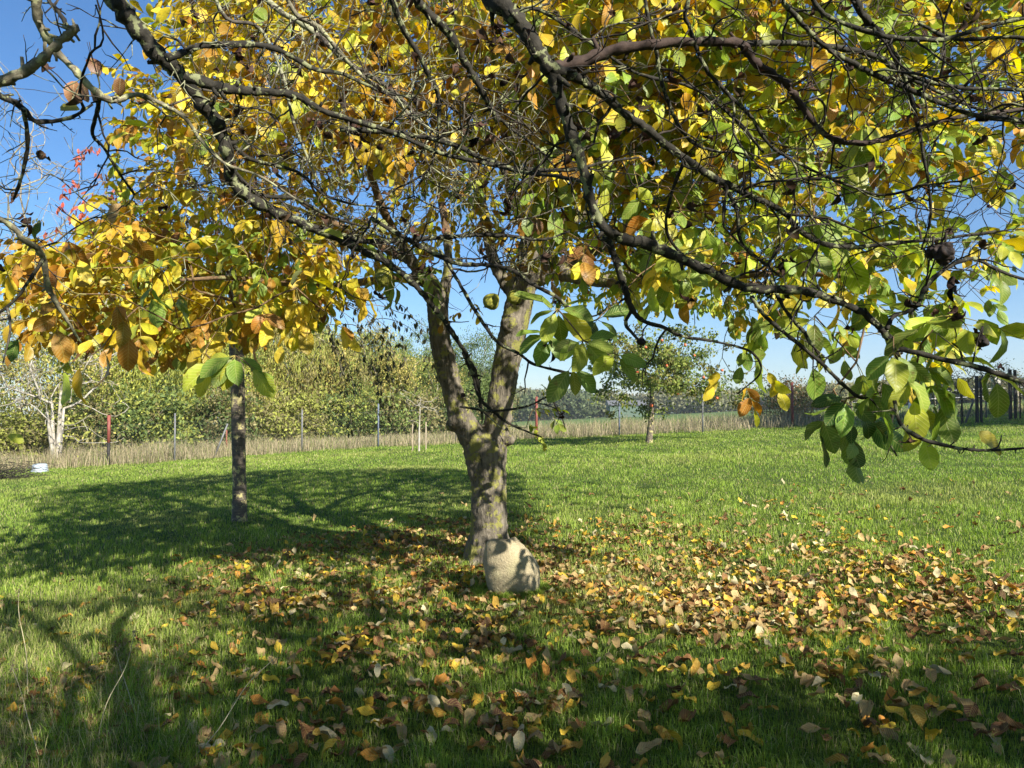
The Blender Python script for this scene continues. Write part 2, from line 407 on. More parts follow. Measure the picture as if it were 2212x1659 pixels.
# ------------------------------------------------------------------ walnut tree
wb = G(1056, 1214)
walnut = empty('walnut_tree', wb, 'big walnut tree with forked trunk and yellow and green crown in the centre', 'tree')
DW = wb[1]
def W(l, D0=DW):
    pts = []; rad = []
    for a in l:
        D = D0+(a[3] if len(a) > 3 else 0); pts.append(P(a[0], a[1], D)); rad.append(a[2]/2*D/F)
    return cmr(pts, rad, 5)
tr = [(1052, 1250, 104), (1052, 1215, 94), (1054, 1180, 84), (1056, 1120, 78), (1056, 1050, 76), (1050, 1005, 84), (1048, 970, 92), (1048, 945, 80)]
ll = [(1052, 1010, 66), (1036, 965, 62, -.02), (1012, 930, 58, -.05), (990, 885, 50, -.08), (974, 830, 47, -.1), (958, 770, 46, -.12), (948, 710, 46, -.15), (944, 650, 46, -.15), (930, 610, 36, -.2), (890, 565, 27, -.3), (850, 500, 21, -.5), (815, 420, 17, -.8), (790, 330, 14, -1.1), (770, 220, 11, -1.3), (740, 80, 8, -1.5)]
lr = [(1058, 1010, 66), (1066, 960, 62, .02), (1074, 915, 58, .03), (1084, 850, 58, .03), (1096, 780, 59, .02), (1110, 710, 60, 0), (1125, 640, 60, 0), (1138, 580, 56, 0), (1150, 520, 50, .05), (1165, 450, 40, .1), (1190, 350, 32, .2), (1230, 220, 26, .3), (1270, 60, 20, .4), (1300, -140, 14, .6), (1310, -300, 8, .8)]
limbs = [ll, lr,
 [(948, 680, 34), (962, 620, 24, .05), (968, 560, 20, .1), (960, 470, 17, .3), (930, 340, 14, .6), (880, 180, 11, .9), (850, 0, 8, 1.2), (840, -180, 6, 1.4)],
 [(1128, 650, 40), (1085, 600, 30, .1), (1060, 540, 26, .2), (1045, 460, 22, .3), (1020, 340, 17, .6), (1000, 200, 13, 1), (990, 0, 10, 1.5)],
 [(1134, 600, 56), (1190, 585, 44, -.1), (1260, 550, 36, -.3), (1350, 495, 30, -.6), (1450, 440, 26, -1), (1560, 395, 22, -1.3), (1680, 330, 18, -1.7), (1800, 260, 14, -2), (1950, 180, 9, -2.3)],
 [(1140, 560, 44), (1210, 500, 30, .2), (1290, 440, 26, .6), (1400, 400, 22, 1), (1530, 370, 17, 1.6), (1680, 350, 12, 2.2), (1820, 330, 8, 2.6)],
 [(1150, 520, 40), (1110, 430, 24, -.4), (1080, 330, 20, -.9), (1050, 200, 16, -1.4), (1020, 40, 13, -1.9), (980, -150, 8, -2.3)],
 [(1165, 450, 30), (1240, 350, 22, -.5), (1330, 240, 18, -1.1), (1430, 110, 14, -1.7), (1540, -60, 9, -2.2)],
 [(930, 610, 28), (860, 600, 20, -.4), (780, 610, 17, -.9), (690, 620, 15, -1.5), (600, 610, 13, -2.1), (500, 600, 10, -2.6), (390, 605, 7, -3)],
 [(890, 565, 22), (800, 520, 17, .1), (700, 470, 14, .3), (600, 400, 11, .5), (480, 340, 8, .7)],
 [(1190, 590, 30), (1290, 600, 22, .3), (1400, 590, 19, .7), (1530, 600, 15, 1.1), (1680, 620, 10, 1.5)],
 [(1200, 590, 30, -.1), (1300, 610, 24, -.8), (1400, 610, 20, -1.6), (1540, 600, 16, -2.4), (1700, 590, 12, -3.0), (1850, 600, 8, -3.4)],
]
tb = MB(); bs = []; bpth = []
tp, trr = W(tr); tb.tube(tp, trr, 20, .05)
for a, (dx, k) in enumerate(((-.19, 1), (.17, 1), (.02, 1), (.12, 1), (-.1, 1))):     # root flare
    th = (2.9, .2, -1.6, -.6, -2.3)[a]; q = np.array([math.cos(th), math.sin(th), 0])
    b0 = wb+np.array([0, 0, .34]); tb.tube(*cmr([b0+q*.05, b0+q*.12-[0, 0, .18], b0+q*.2-[0, 0, .34], b0+q*.30-[0, 0, .42]], [.10, .10, .075, .04], 4), 10)
limbtube = MB()
for l in limbs:
    p_, r_ = W(l); cut = r_ > .042
    k = int(np.argmin(cut)) if not cut.all() else len(p_)
    if k > 2: tb.tube(p_[:k+1], r_[:k+1], 14, .06)
    limbtube = MB(); limbtube.tube(p_[max(0, k-1):], np.where(np.arange(len(r_)) < k, r_*.97, r_)[max(0, k-1):], 8, .06)
    if l is not ll or True: limbtube.build('limb', M_walbranch, walnut)
    lens = np.r_[0, np.cumsum(np.linalg.norm(np.diff(p_, axis=0), axis=1))]
    sel = (r_ < .055); bs += list(p_[sel]); bpth += list(lens[sel]*.5)
# burls and cut stubs
def blob(mb, c, r, st=(1, 1, 1), n=10):
    th = np.linspace(0, np.pi, n); pts = [c+np.array([0, 0, -math.cos(a)*r*st[2]]) for a in th]; mb.tube(pts, [max(.003, math.sin(a)*r*st[0]) for a in th], 12, .08, False)
blob(tb, P(985, 908, DW-.12), .085); blob(tb, P(975, 918, DW-.05), .06); blob(tb, P(1098, 905, DW), .05); blob(tb, P(1100, 950, DW-.05), .055)
blob(tb, P(1035, 1180, DW-.12), .07, (1, 1, 1.8)); blob(tb, P(1100, 700, DW-.12), .09)
trunk = tb.build('trunk', M_walbark, walnut)
rm = trunk.modifiers.new('remesh', 'REMESH'); rm.mode = 'VOXEL'; rm.voxel_size = .016; rm.use_smooth_shade = True
sm = trunk.modifiers.new('smooth', 'SMOOTH'); sm.factor = .6; sm.iterations = 6
def disp(o, size, strength, typ='CLOUDS', depth=3):
    tx = bpy.data.textures.new(o.name+typ, typ)
    tx.noise_scale = size
    if typ == 'CLOUDS': tx.noise_depth = depth
    d = o.modifiers.new('displace', 'DISPLACE'); d.texture = tx; d.strength = strength; d.mid_level = .5
disp(trunk, .16, .022); disp(trunk, .03, .022)
sb = MB(); sc0 = P(1100, 690, DW-.20); sb.tube([sc0+[0, .10, 0], sc0+[.004, .055, .01], sc0+[.008, .047, .01]], [.055, .045, .004], 14, .22)
sb.build('pruning_scar', plain('bare wood', (.16, .125, .075), (.30, .25, .16), 40, .8, .004, stretch=(1, 1, .2)), walnut)

YL = np.array([(-400, 700), (-200, 760), (0, 740), (130, 800), (230, 770), (330, 740), (420, 760), (500, 735), (600, 700), (680, 690), (740, 640), (790, 585), (880, 560), (1000, 520), (1130, 560), (1200, 640), (1300, 650), (1400, 650), (1540, 660), (1600, 720), (1660, 700), (1740, 720), (1800, 790), (1900, 800), (2000, 770), (2080, 690), (2150, 600), (2300, 560), (2600, 500)])
UL = np.array([(-400, 560), (0, 535), (120, 510), (190, 505), (235, 430), (262, 330), (235, 200), (300, 120), (345, 50), (375, 0), (400, -200), (420, -2000)])
def wal_dens(px, py):
    d = np.where(py < np.interp(px, YL[:, 0], YL[:, 1]), 1.0, 0.0)
    xl = np.interp(-py, -UL[::-1, 1][::-1], UL[::-1, 0][::-1]) if False else np.interp(py, UL[::-1, 1], UL[::-1, 0])
    d = np.where((px < xl) & (py < 530), 0, d)
    # thin patches where the sky shows through
    hole = lambda cx, cy, rx, ry, k: 1-k*np.exp(-(((px-cx)/rx)**2+((py-cy)/ry)**2))
    for a in ((900, 590, 170, 90, .97), (1020, 520, 150, 60, .8), (480, 480, 90, 40, .6), (700, 430, 120, 60, .35), (2140, 330, 130, 150, .85), (2180, 60, 110, 70, .8), (1960, 370, 110, 70, .7), (2160, 560, 90, 90, .8), (330, 640, 120, 22, .5), (880, 430, 120, 80, .5), (1560, 700, 60, 50, .6), (2030, 590, 80, 60, .5), (420, 400, 60, 60, .4)):
        d = d*hole(*a)
    return d
cc = np.array([.45, 6.9, 4.3]); cr = np.array([5.3, 4.3, 3.4])
at = []
def sunny(p):
    sx = p[:, 0]-.97*p[:, 2]; sy = p[:, 1]+1.35*p[:, 2]
    d = np.where((sx > .2) & (sy > 7.6), .93, 0)
    d = np.maximum(d, .97*(((sx-.1)/1.3)**2+((sy-5.9)/1.2)**2 < 1)); d = np.maximum(d, .88*(((sx+1.6)/2.4)**2+((sy-6.9)/1.1)**2 < 1))
    d = np.maximum(d, .80*(((sx-3.2)/3.2)**2+((sy-6.6)/2.6)**2 < 1))
    tt = np.clip((sy-6.9)/1.35, 0, 2.6); d = np.maximum(d, .93*((np.abs(sx+.97*tt) < .55) & (sy > 6.3) & (sy < 10.4)))
    return d
while len(at) < 2800:
    u = rs.rand(4000, 3)*2-1; r = np.linalg.norm(u, axis=1); k = (r < 1) & (rs.rand(4000) < .25+.75*r**3)
    p_ = cc+u[k]*cr; px, py = proj(p_); k2 = rs.rand(len(p_)) < wal_dens(px, py)
    k2 &= (p_[:, 2] > 1.75) & (rs.rand(len(p_)) > sunny(p_)); k2 &= ~((px < 950) & (p_[:, 1] < 4.4) & (rs.rand(len(p_)) < .85)); k2 &= ~((px < 420) & (py < 420) & (rs.rand(len(p_)) < .45)); k2 &= ~((py < 0) & (rs.rand(len(p_)) < .45))
    at += list(p_[k2])
at = at[:2800]
for n_, x0, x1, y0, y1, d0, d1 in ((900, 1150, 2230, -60, 740, 3.2, 4.8), (320, 380, 1200, -80, 330, 4.2, 5.6), (150, 0, 760, 480, 720, 4.3, 5.8), (120, 1750, 2250, 500, 860, 3.0, 4.0)):
    c_ = 0
    while c_ < n_:
        q = np.array([x0+(x1-x0)*rs.rand(), y0+(y1-y0)*rs.rand()])
        if rs.rand() < wal_dens(q[:1], q[1:])[0]:
            q3 = P(q[0], q[1], d0+(d1-d0)*rs.rand()); c_ += .35
            if rs.rand() > sunny(q3[None])[0]: at.append(q3); c_ += .65
at = np.array(at)
# individual near sprays: px,py,D, colour key, n leaflets, size, direction (dx,dz)
SP = [(505, 772, 3.0, 'g', 7, 1.15, (0.1, -.6)), (470, 790, 3.0, 'gy', 3, 1.1, (-.8, -.4)), (1215, 690, 2.9, 'g', 7, 1.1, (-.2, -.4)), (1270, 740, 2.9, 'g', 7, 1.1, (.2, -.7)), (1330, 770, 2.8, 'g', 5, 1.1, (.5, -.7)), (1180, 770, 3.2, 'g', 5, 1.0, (-.2, -.8)), (1250, 800, 2.9, 'g', 5, 1.05, (0, -.9)),
      (1800, 860, 2.9, 'd', 5, 1.0, (-.4, -.3)), (1830, 890, 2.8, 'd', 5, 1.0, (0, -1)), (1850, 800, 3.0, 'g', 5, 1.0, (.3, -.8)), (1930, 745, 2.4, 'g', 5, 1.1, (0, -1)), (1990, 760, 2.5, 'g', 5, 1.1, (.5, -.7)), (2050, 700, 2.5, 'gy', 5, 1.1, (.6, -.3)), (2090, 770, 2.5, 'g', 3, 1.1, (.6, -.6)), (1960, 850, 2.6, 'g', 5, 1.0, (.4, -.8)), (1760, 700, 2.9, 'g', 5, 1.05, (-.2, -.6)), (1820, 640, 2.8, 'g', 5, 1.1, (.3, -.3)), (1700, 480, 2.7, 'g', 5, 1.15, (-.2, -.7)), (1750, 440, 2.7, 'g', 5, 1.25, (.1, -.7)), (1880, 240, 2.7, 'g', 5, 1.15, (-.1, -.9)), (1550, 480, 3.0, 'g', 5, 1.1, (-.3, -.5)),
      (150, 690, 3.0, 'y', 7, .95, (-.2, -.7)), (230, 640, 2.9, 'o', 5, 1.05, (.3, -.7)), (120, 640, 3.0, 'o', 5, .95, (.1, -.6)), (300, 680, 3.1, 'y', 5, 1.0, (.2, -.8)), (180, 790, 3.0, 'y', 1, 1.1, (-.2, -.8)), (220, 770, 3.1, 'y', 1, 1.1, (.5, -.7)), (390, 730, 3.3, 'y', 3, 1.0, (.3, -.7)), (330, 590, 3.2, 'g', 3, 1.1, (-.1, -.8)), (360, 620, 3.3, 'g', 3, 1.0, (.6, -.5)), (60, 560, 3.1, 'o', 5, .9, (-.4, -.2)), (130, 520, 3.0, 'o', 5, .95, (.5, -.2)), (220, 540, 3.0, 'o', 5, .95, (.8, .1)), (640, 640, 3.6, 'y', 5, 1.0, (.3, -.6)), (560, 680, 3.5, 'y', 5, 1.0, (-.1, -.8)), (700, 690, 3.8, 'y', 5, .95, (.6, -.5)), (740, 600, 3.8, 'y', 5, 1, (.6, -.3)), (490, 700, 3.4, 'y', 5, 1, (-.5, -.6)),
      (1150, 905, 6.2, 'gy', 7, .85, (.3, -.1)), (1170, 880, 6.3, 'gy', 7, .8, (.1, .5)), (1140, 930, 6.2, 'g', 7, .8, (.5, -.3)), (1190, 915, 6.1, 'g', 5, .8, (.6, 0)), (1000, 690, 6.4, 'y', 7, .8, (-.8, -.1)), (1020, 660, 6.4, 'y', 5, .8, (.2, -.6)), (1110, 600, 6, 'y', 5, .8, (.3, .5)),
      (1600, 830, 4.2, 'y', 5, 1, (.1, -.8)), (1640, 800, 4.2, 'y', 5, 1, (.5, -.6)), (1560, 790, 4.2, 'y', 3, 1, (-.4, -.7)), (830, 590, 4.8, 'g', 5, 1, (.2, -.7)), (920, 600, 4.6, 'g', 5, 1, (.2, -.3)), (1060, 250, 3.8, 'gy', 5, 1.1, (0, -.6)), (1180, 270, 3.8, 'g', 5, 1.2, (.2, -.7)), (1220, 350, 3.8, 'g', 7, 1.2, (0, -.7)), (1310, 330, 3.8, 'g', 5, 1.2, (.1, -.8)), (1370, 390, 3.6, 'gy', 5, 1.2, (.1, -.7))]
SP = [a for a in SP if (a[0], a[1]) not in ((505, 772), (470, 790), (1215, 690), (1270, 740), (1330, 770), (1180, 770), (1250, 800))]
# fans of big leaflets: px, py, D, key, angles in the picture plane (deg), leaflet length in px
FN = [(508, 768, 2.8, 'g', (210, 232, 262, 290, 335, 190), 80), (470, 780, 2.85, 'gy', (222, 242), 86), (540, 790, 2.75, 'g', (300, 322), 86),
      (1205, 668, 2.7, 'g', (200, 240, 280, 320, 350, 160, 20), 95), (1180, 720, 2.9, 'g', (210, 260, 300, 180), 80), (1260, 735, 2.6, 'g', (220, 260, 300, 335, 195, 15), 88), (1330, 765, 2.6, 'g', (225, 262, 300, 330), 92), (1235, 790, 2.7, 'g', (235, 275, 310), 85), (1290, 690, 2.9, 'd', (200, 250, 320, 20), 75),
      (1930, 760, 2.3, 'g', (255, 285, 225, 310), 88), (1830, 860, 2.7, 'd', (170, 200, 235, 265, 300), 80), (2085, 700, 2.4, 'gy', (330, 300, 250, 210), 82), (1760, 690, 2.8, 'g', (150, 200, 260, 320), 80)]
spt = np.array([P(a[0], a[1]-18, a[2]) for a in SP])
fpt = np.array([P(a[0], a[1], a[2]) for a in FN])
# twigs leading to the low trunk sprays come straight from the trunk
bs += [P(1090, 920, 6.75), P(1080, 780, 6.75)]; bpth += [1.0, 1.0]
base = np.array(bs); nb = len(base)
nodes, par, tip = grow(base, np.vstack([at, spt, fpt]), .22, .22, .012, basepath=bpth)
chs, rad = chains(nodes, par, nb, .0022, 2.15, .03)
br = MB()
for pts, rr in chs:
    if len(pts) > 3: pts, rr = cmr(pts, rr, 2)
    br.tube(pts, rr, 5 if rr[0] < .012 else 7, 0, False)
br.build('branches', M_walbranch, walnut)
leaf = LB(); rach = MB()
def pick(key, n):
    pal = {'y': (YEL, YEL, GOLD, YEL, YEL, GOLD, LIM, ORA), 'o': (ORA, GOLD, ORA, YEL), 'g': (GRN, GRN, LIM, GRN), 'd': (DGR, GRN, DGR), 'gy': (LIM, YEL, LIM, GRN), 'b': (BRN, ORA)}[key]
    return np.array([pal[rs.randint(len(pal))] for _ in range(n)])
def compound(tipp, d, key, n=5, size=1.0):
    """pinnate walnut leaf"""
    d = d/np.linalg.norm(d); L = .20*size*(n+1)/6 if n > 1 else .04
    k = 4; pts = [tipp]; dd = d.copy()
    for q in range(k):
        dd = dd+np.array([0, 0, -.13]); dd /= np.linalg.norm(dd); pts.append(pts[-1]+dd*L/k)
    pts = np.array(pts); rach.tube(pts, np.linspace(.0019, .0011, k+1), 3, 0, False)
    up = np.array([0, 0, 1.])+rs.randn(3)*.45; side = np.cross(dd, up); side /= np.linalg.norm(side)+1e-6
    colb = pick(key, 1)[0]
    for q in range(n):
        if q == 0: f = 1.0; s = 0
        else: f = 1-.30*((q+1)//2); s = 1 if q % 2 else -1
        f = max(f, .15); i = f*k; i0 = min(int(i), k-1); pp = pts[i0]+(pts[i0+1]-pts[i0])*(i-i0)
        ld = dd*.75+side*s*.9+np.array([0, 0, -.35*rs.rand()-.1])+rs.randn(3)*.16
        nn = np.array([0, 0, 1.])+rs.randn(3)*.45+side*s*(-.2)
        ln = size*(.128 if q == 0 else .115-.011*((q-1)//2))*(.85+.3*rs.rand())
        c = colb if rs.rand() < .7 else pick(key, 1)[0]
        leaf.add(pp, ld, nn, ln, ln*(.47+.12*rs.rand()), .3+1.1*rs.rand()**2, .12+.3*rs.rand(), jitcol(c, 1, .16, .06)[0])
for j, p_ in enumerate(at):
    nd = nodes[tip[j]]; pr = nodes[par[tip[j]]]; px, py = proj(p_); px, py = px[0], py[0]
    out = norm(nd-pr)+.5*norm(nd-cc)+np.array([0, 0, .1])
    greenp = np.clip((px-1000)/1000, 0, .42)+.25*np.clip((py-250)/300, 0, 1)*(px > 1000)+.08
    greenp += .25*math.exp(-((px-520)/120)**2-((py-560)/60)**2)+.2*math.exp(-((px-420)/120)**2-((py-500)/50)**2)
    orap = np.clip((450-px)/600, 0, .35)
    if py < -40: greenp = .4
    for q in range(rs.randint(2, 4)):
        u = rs.rand(); key = 'g' if u < greenp*.65 else 'gy' if u < greenp else 'o' if u < greenp+orap*.6 else 'b' if u > .965 else 'y'
        dr = out+rs.randn(3)*.75; compound(nd-rs.rand()*.4*(nd-pr)*(q > 0), dr, key, (5, 5, 7, 3)[rs.randint(4)], .76+.24*rs.rand())
for k, a in enumerate(SP):
    nd = nodes[tip[len(at)+k]]
    for q in range(2 if a[4] >= 5 and (300 < a[0] < 1000 or a[0] > 1650) else 1):
        dr = np.array([a[6][0], -.25*rs.rand(), a[6][1]])+rs.randn(3)*(.12+.5*q); compound(nd, dr, a[3], a[4], a[5])
for k, a in enumerate(FN):
    nd = nodes[tip[len(at)+len(SP)+k]]
    for an in a[4]:
        an = R(an+rs.randn()*6); ln = a[5]/F*a[2]*(.62+.38*rs.rand()); dy = -.35+.5*rs.randn()*.6
        d = np.array([math.cos(an), dy, math.sin(an)]); d /= np.linalg.norm(d); st_ = nd+d*.022
        rach.tube([nd, st_], [.0016, .0012], 3, 0, False)
        leaf.add(st_, d, np.array([.1, -.75, .75])+rs.randn(3)*.35, ln, ln*(.48+.1*rs.rand()), .3+.5*rs.rand(), .15+.3*rs.rand(), jitcol(pick(a[3], 1)[0], 1, .14, .06)[0])
leaf.build('crown', M_leaf, walnut)
rach.build('leaf_stalks', plain('leaf stalk', (.22, .20, .04), (.34, .27, .06), 30), walnut)
print('walnut leaflets', leaf.count(), 'nodes', len(nodes))

# ------------------------------------------------------------------ quince tree over the camera
qb = np.array([2.5, -1.9, float(gz(2.5, -1.9))])
quince = empty('quince_tree', qb, 'gnarled lichened quince tree reaching dark bare branches across the foreground', 'tree')
def Q(l, D0, D1=None):
    """traced branch: (px,py,width[,D]) with depth running from D0 to D1"""
    n = len(l); pts = []; rad = []
    for i, a in enumerate(l):
        D = a[3] if len(a) > 3 else D0+((D1 or D0)-D0)*i/(n-1)
        pts.append(P(a[0], a[1], D)); rad.append(a[2]/2*D/F)
    return pts, rad
top = np.array([2.3, -1.6, 1.95])
def back(pts, rad, via, r0):
    return list(via)+pts, list(r0)+rad
BR = []
p_, r_ = Q([(245, -60, 45), (262, 10, 42), (300, 70, 40), (345, 120, 36), (385, 155, 34), (430, 215, 32), (470, 270, 30), (492, 330, 27), (502, 390, 27), (545, 432, 25), (600, 460, 23), (660, 485, 21), (720, 510, 19), (780, 540, 17), (840, 570, 15), (890, 610, 14), (930, 655, 12), (965, 700, 11), (1000, 755, 10), (1025, 800, 9), (1035, 850, 8), (1042, 905, 6)], 2.3, 3.3)
BR.append((*back(p_, r_, [top, np.array([1.4, -.6, 2.8]), np.array([.1, .8, 3.25]), np.array([-.8, 1.7, 3.2])], [.075, .055, .038, .034]), 'q'))
p_, r_ = Q([(1060, -60, 40), (1095, 20, 37), (1130, 60, 36), (1160, 110, 35), (1190, 150, 36), (1205, 200, 28), (1225, 260, 26), (1245, 320, 24), (1265, 380, 22), (1275, 430, 22), (1300, 485, 22), (1340, 515, 24), (1400, 525, 25), (1470, 558, 22), (1540, 590, 21), (1610, 620, 21), (1700, 625, 19), (1760, 635, 18), (1820, 655, 16), (1870, 680, 15), (1915, 725, 15), (1937, 765, 14), (1940, 800, 11), (1935, 850, 9), (1925, 910, 7), (1920, 950, 5), (1937, 985, 3.5)], 2.1, 2.5)
BR.append((*back(p_, r_, [top, np.array([1.6, -.9, 2.75]), np.array([.8, .3, 3.0]), np.array([.2, 1.3, 2.9])], [.08, .066, .055, .046]), 'q'))
def B(l, D0, D1=None, m='q'): p_, r_ = Q(l, D0, D1); BR.append((p_, r_, m))
B([(400, 165, 26), (470, 187, 24), (520, 195, 20), (560, 197, 18), (640, 207, 16), (700, 240, 14), (780, 265, 12), (860, 290, 11), (950, 330, 10), (1037, 350, 9), (1137, 366, 9), (1238, 366, 8), (1305, 350, 6), (1380, 340, 4)], 2.4, 2.9)
B([(360, 125, 18), (400, 113, 15), (430, 100, 14), (520, 95, 14), (600, 107, 12), (680, 150, 10), (740, 160, 8), (830, 200, 6), (900, 210, 4)], 2.35, 2.8)
B([(70, -60, 22), (78, 0, 20), (85, 50, 18), (115, 100, 16), (160, 150, 15), (215, 205, 16), (250, 216, 13), (300, 205, 11), (350, 225, 10), (400, 255, 9), (440, 310, 8), (490, 355, 7), (560, 380, 5), (640, 430, 4)], 2.1, 2.6, 'l')
B([(-60, 190, 26), (0, 178, 24), (60, 150, 22), (100, 120, 20), (135, 85, 18), (160, 64, 17), (168, 60, 14)], 2.0, 2.0, 'l')
B([(150, 66, 10), (130, 30, 10), (105, 0, 9), (90, -40, 9)], 2.0, 2.0)
B([(215, 210, 11), (210, 240, 9), (200, 290, 8), (225, 320, 7), (255, 370, 6), (290, 420, 5)], 2.3, 2.6)
B([(-30, 195, 15), (20, 215, 14), (50, 235, 14), (80, 262, 11), (150, 255, 8), (200, 225, 5)], 2.2, 2.3)
B([(50, 235, 10), (60, 300, 9), (50, 370, 7), (30, 430, 6)], 2.2, 2.4)
B([(-30, 455, 12), (20, 485, 12), (55, 520, 13), (78, 535, 14), (95, 565, 14), (104, 620, 12), (125, 660, 10), (150, 700, 7), (175, 740, 4)], 2.2, 2.6, 'l')
B([(95, 560, 8), (60, 610, 7), (30, 650, 6), (-20, 690, 6)], 2.3, 2.3)
B([(870, -60, 20), (900, 0, 20), (930, 35, 20), (962, 62, 20), (990, 110, 18), (1015, 150, 16), (1040, 195, 14), (1058, 230, 13), (1076, 262, 12)], 2.3, 2.7, 'q')
B([(1065, 240, 8), (1100, 275, 7), (1150, 310, 6), (1190, 350, 5), (1230, 400, 4)], 2.7, 2.9)
B([(830, -60, 15), (848, 0, 14), (870, 60, 13), (900, 110, 12), (925, 160, 11), (948, 210, 10), (945, 290, 8), (930, 360, 6), (880, 430, 4)], 2.5, 3.0)
B([(1190, 148, 28), (1250, 135, 27), (1320, 110, 25), (1400, 97, 22), (1470, 91, 21), (1560, 90, 20), (1603, 97, 20), (1630, 134, 18), (1668, 160, 17), (1704, 188, 16), (1731, 228, 14), (1771, 279, 12), (1805, 302, 12), (1872, 309, 12), (1939, 292, 11), (2006, 270, 10), (2073, 252, 9), (2140, 245, 8), (2260, 230, 8)], 2.2, 2.5, 'r')
B([(1595, 95, 14), (1680, 92, 12), (1754, 96, 12), (1855, 111, 12), (1905, 128, 11), (1950, 160, 10), (2010, 190, 8), (2100, 230, 7), (2240, 270, 6)], 2.35, 2.7)
B([(1195, 148, 24), (1230, 160, 22), (1262, 177, 20), (1300, 203, 18), (1350, 245, 18), (1400, 280, 18), (1450, 322, 18), (1510, 365, 17), (1570, 398, 15), (1610, 418, 14), (1687, 455, 12), (1727, 497, 12), (1771, 524, 11), (1838, 534, 10), (1939, 524, 9), (2040, 515, 7), (2150, 500, 6)], 2.15, 2.6)
B([(1285, 455, 16), (1305, 500, 16), (1322, 540, 16), (1339, 586, 16), (1352, 630, 15), (1366, 668, 13), (1389, 693, 10), (1433, 707, 8), (1477, 727, 7), (1530, 735, 6), (1553, 740, 5), (1613, 755, 5), (1640, 780, 5), (1640, 810, 4), (1593, 851, 3)], 2.35, 2.7)
B([(1366, 668, 8), (1352, 700, 8), (1380, 735, 6)], 2.5, 2.5)
B([(1684, -40, 13), (1690, 0, 12), (1721, 37, 12), (1754, 74, 12), (1788, 104, 12), (1838, 134, 12), (1905, 168, 12), (1959, 190, 12), (2023, 218, 12), (2107, 249, 11), (2240, 265, 10)], 2.0, 2.4)
B([(1820, -50, 18), (1845, 0, 17), (1872, 44, 15), (1905, 74, 14), (1929, 114, 14), (1946, 150, 12), (1966, 202, 10), (1986, 286, 9), (2006, 403, 7), (2010, 470, 6), (1990, 540, 4)], 2.1, 2.5)
B([(2270, 30, 10), (2212, 38, 10), (2124, 60, 10), (2040, 84, 10), (1970, 84, 11), (1905, 77, 11), (1805, 44, 10), (1764, 13, 10), (1740, -40, 10)], 2.0, 2.0)
B([(2280, 95, 9), (2180, 80, 8), (2060, 85, 8), (1985, 50, 7)], 2.0, 2.1)
B([(1946, 150, 10), (2000, 175, 9), (2080, 190, 8), (2130, 192, 8), (2260, 197, 8)], 2.2, 2.3)
B([(734, 279, 12), (800, 283, 12), (869, 289, 12), (969, 309, 11), (1037, 339, 10), (1100, 360, 8)], 2.8, 2.9, 'q')
B([(690, 498, 14), (734, 507, 13), (800, 522, 12), (902, 517, 11), (970, 512, 10), (1037, 507, 9), (1100, 510, 8), (1171, 518, 6), (1230, 500, 4)], 2.9, 3.1)
B([(1270, 395, 12), (1200, 380, 9), (1130, 372, 8), (1060, 355, 6)], 2.4, 2.8)
B([(800, 470, 9), (850, 500, 10), (916, 536, 12), (986, 569, 10), (1050, 572, 10), (1104, 583, 10), (1154, 616, 9), (1205, 643, 9), (1238, 677, 8), (1272, 717, 7), (1320, 735, 5)], 2.8, 2.9)
B([(950, 540, 8), (985, 600, 8), (1020, 660, 9), (1070, 734, 8), (1121, 764, 7), (1154, 787, 7), (1221, 804, 6), (1272, 811, 5), (1310, 795, 4), (1328, 770, 3)], 3.0, 3.0)
B([(1000, 760, 7), (1020, 810, 7), (1037, 861, 7), (1070, 892, 7), (1095, 912, 6), (1121, 925, 5), (1171, 945, 4)], 3.2, 3.3)
B([(993, 878, 5), (1030, 884, 6), (1070, 888, 6), (1137, 878, 5), (1175, 860, 4), (1205, 848, 3)], 3.2, 3.2)
B([(1623, 640, 10), (1650, 680, 9), (1690, 715, 9), (1754, 767, 8), (1788, 797, 8), (1821, 831, 8), (1855, 858, 7), (1879, 861, 5), (1900, 885, 3)], 2.35, 2.5)
B([(1665, 600, 8), (1680, 640, 8), (1704, 680, 7), (1737, 717, 7), (1757, 750, 5)], 2.4, 2.4)
B([(1915, 712, 10), (1930, 683, 10), (1965, 672, 10), (1985, 655, 10), (2000, 620, 10), (2040, 582, 9), (2075, 565, 9), (2110, 560, 8), (2170, 590, 7), (2240, 610, 6)], 2.35, 2.5)
B([(1937, 755, 13), (1960, 757, 13), (2030, 775, 12), (2100, 790, 12), (2170, 812, 12), (2280, 850, 12)], 2.35, 2.3)
B([(1932, 865, 8), (1945, 915, 9), (1990, 947, 9), (2050, 964, 8), (2100, 972, 7), (2150, 972, 7), (2240, 966, 6)], 2.35, 2.3)
B([(1560, 395, 10), (1590, 450, 9), (1600, 520, 8), (1640, 560, 7), (1690, 600, 5)], 2.5, 2.6)
B([(1480, 345, 9), (1450, 420, 8), (1440, 500, 7), (1480, 560, 6)], 2.5, 2.8)
B([(1110, 30, 10), (1160, 20, 8), (1230, 60, 8), (1300, 110, 7), (1380, 160, 7), (1470, 180, 7), (1530, 210, 6), (1590, 260, 6), (1650, 330, 5)], 2.3, 2.6)
B([(1390, -40, 9), (1400, 40, 8), (1420, 120, 9), (1430, 180, 9), (1460, 260, 8), (1500, 310, 8), (1560, 330, 6)], 2.3, 2.5)
B([(1500, -40, 10), (1480, 30, 9), (1490, 60, 9), (1520, 140, 9), (1560, 190, 8), (1620, 250, 8), (1660, 310, 8), (1720, 350, 7), (1830, 400, 6), (1930, 420, 5), (2060, 370, 4)], 2.2, 2.5)
B([(600, -50, 12), (640, 30, 11), (690, 60, 11), (740, 120, 10), (790, 170, 9), (850, 210, 8), (900, 260, 7), (1010, 330, 5)], 2.7, 3.1, 'l')
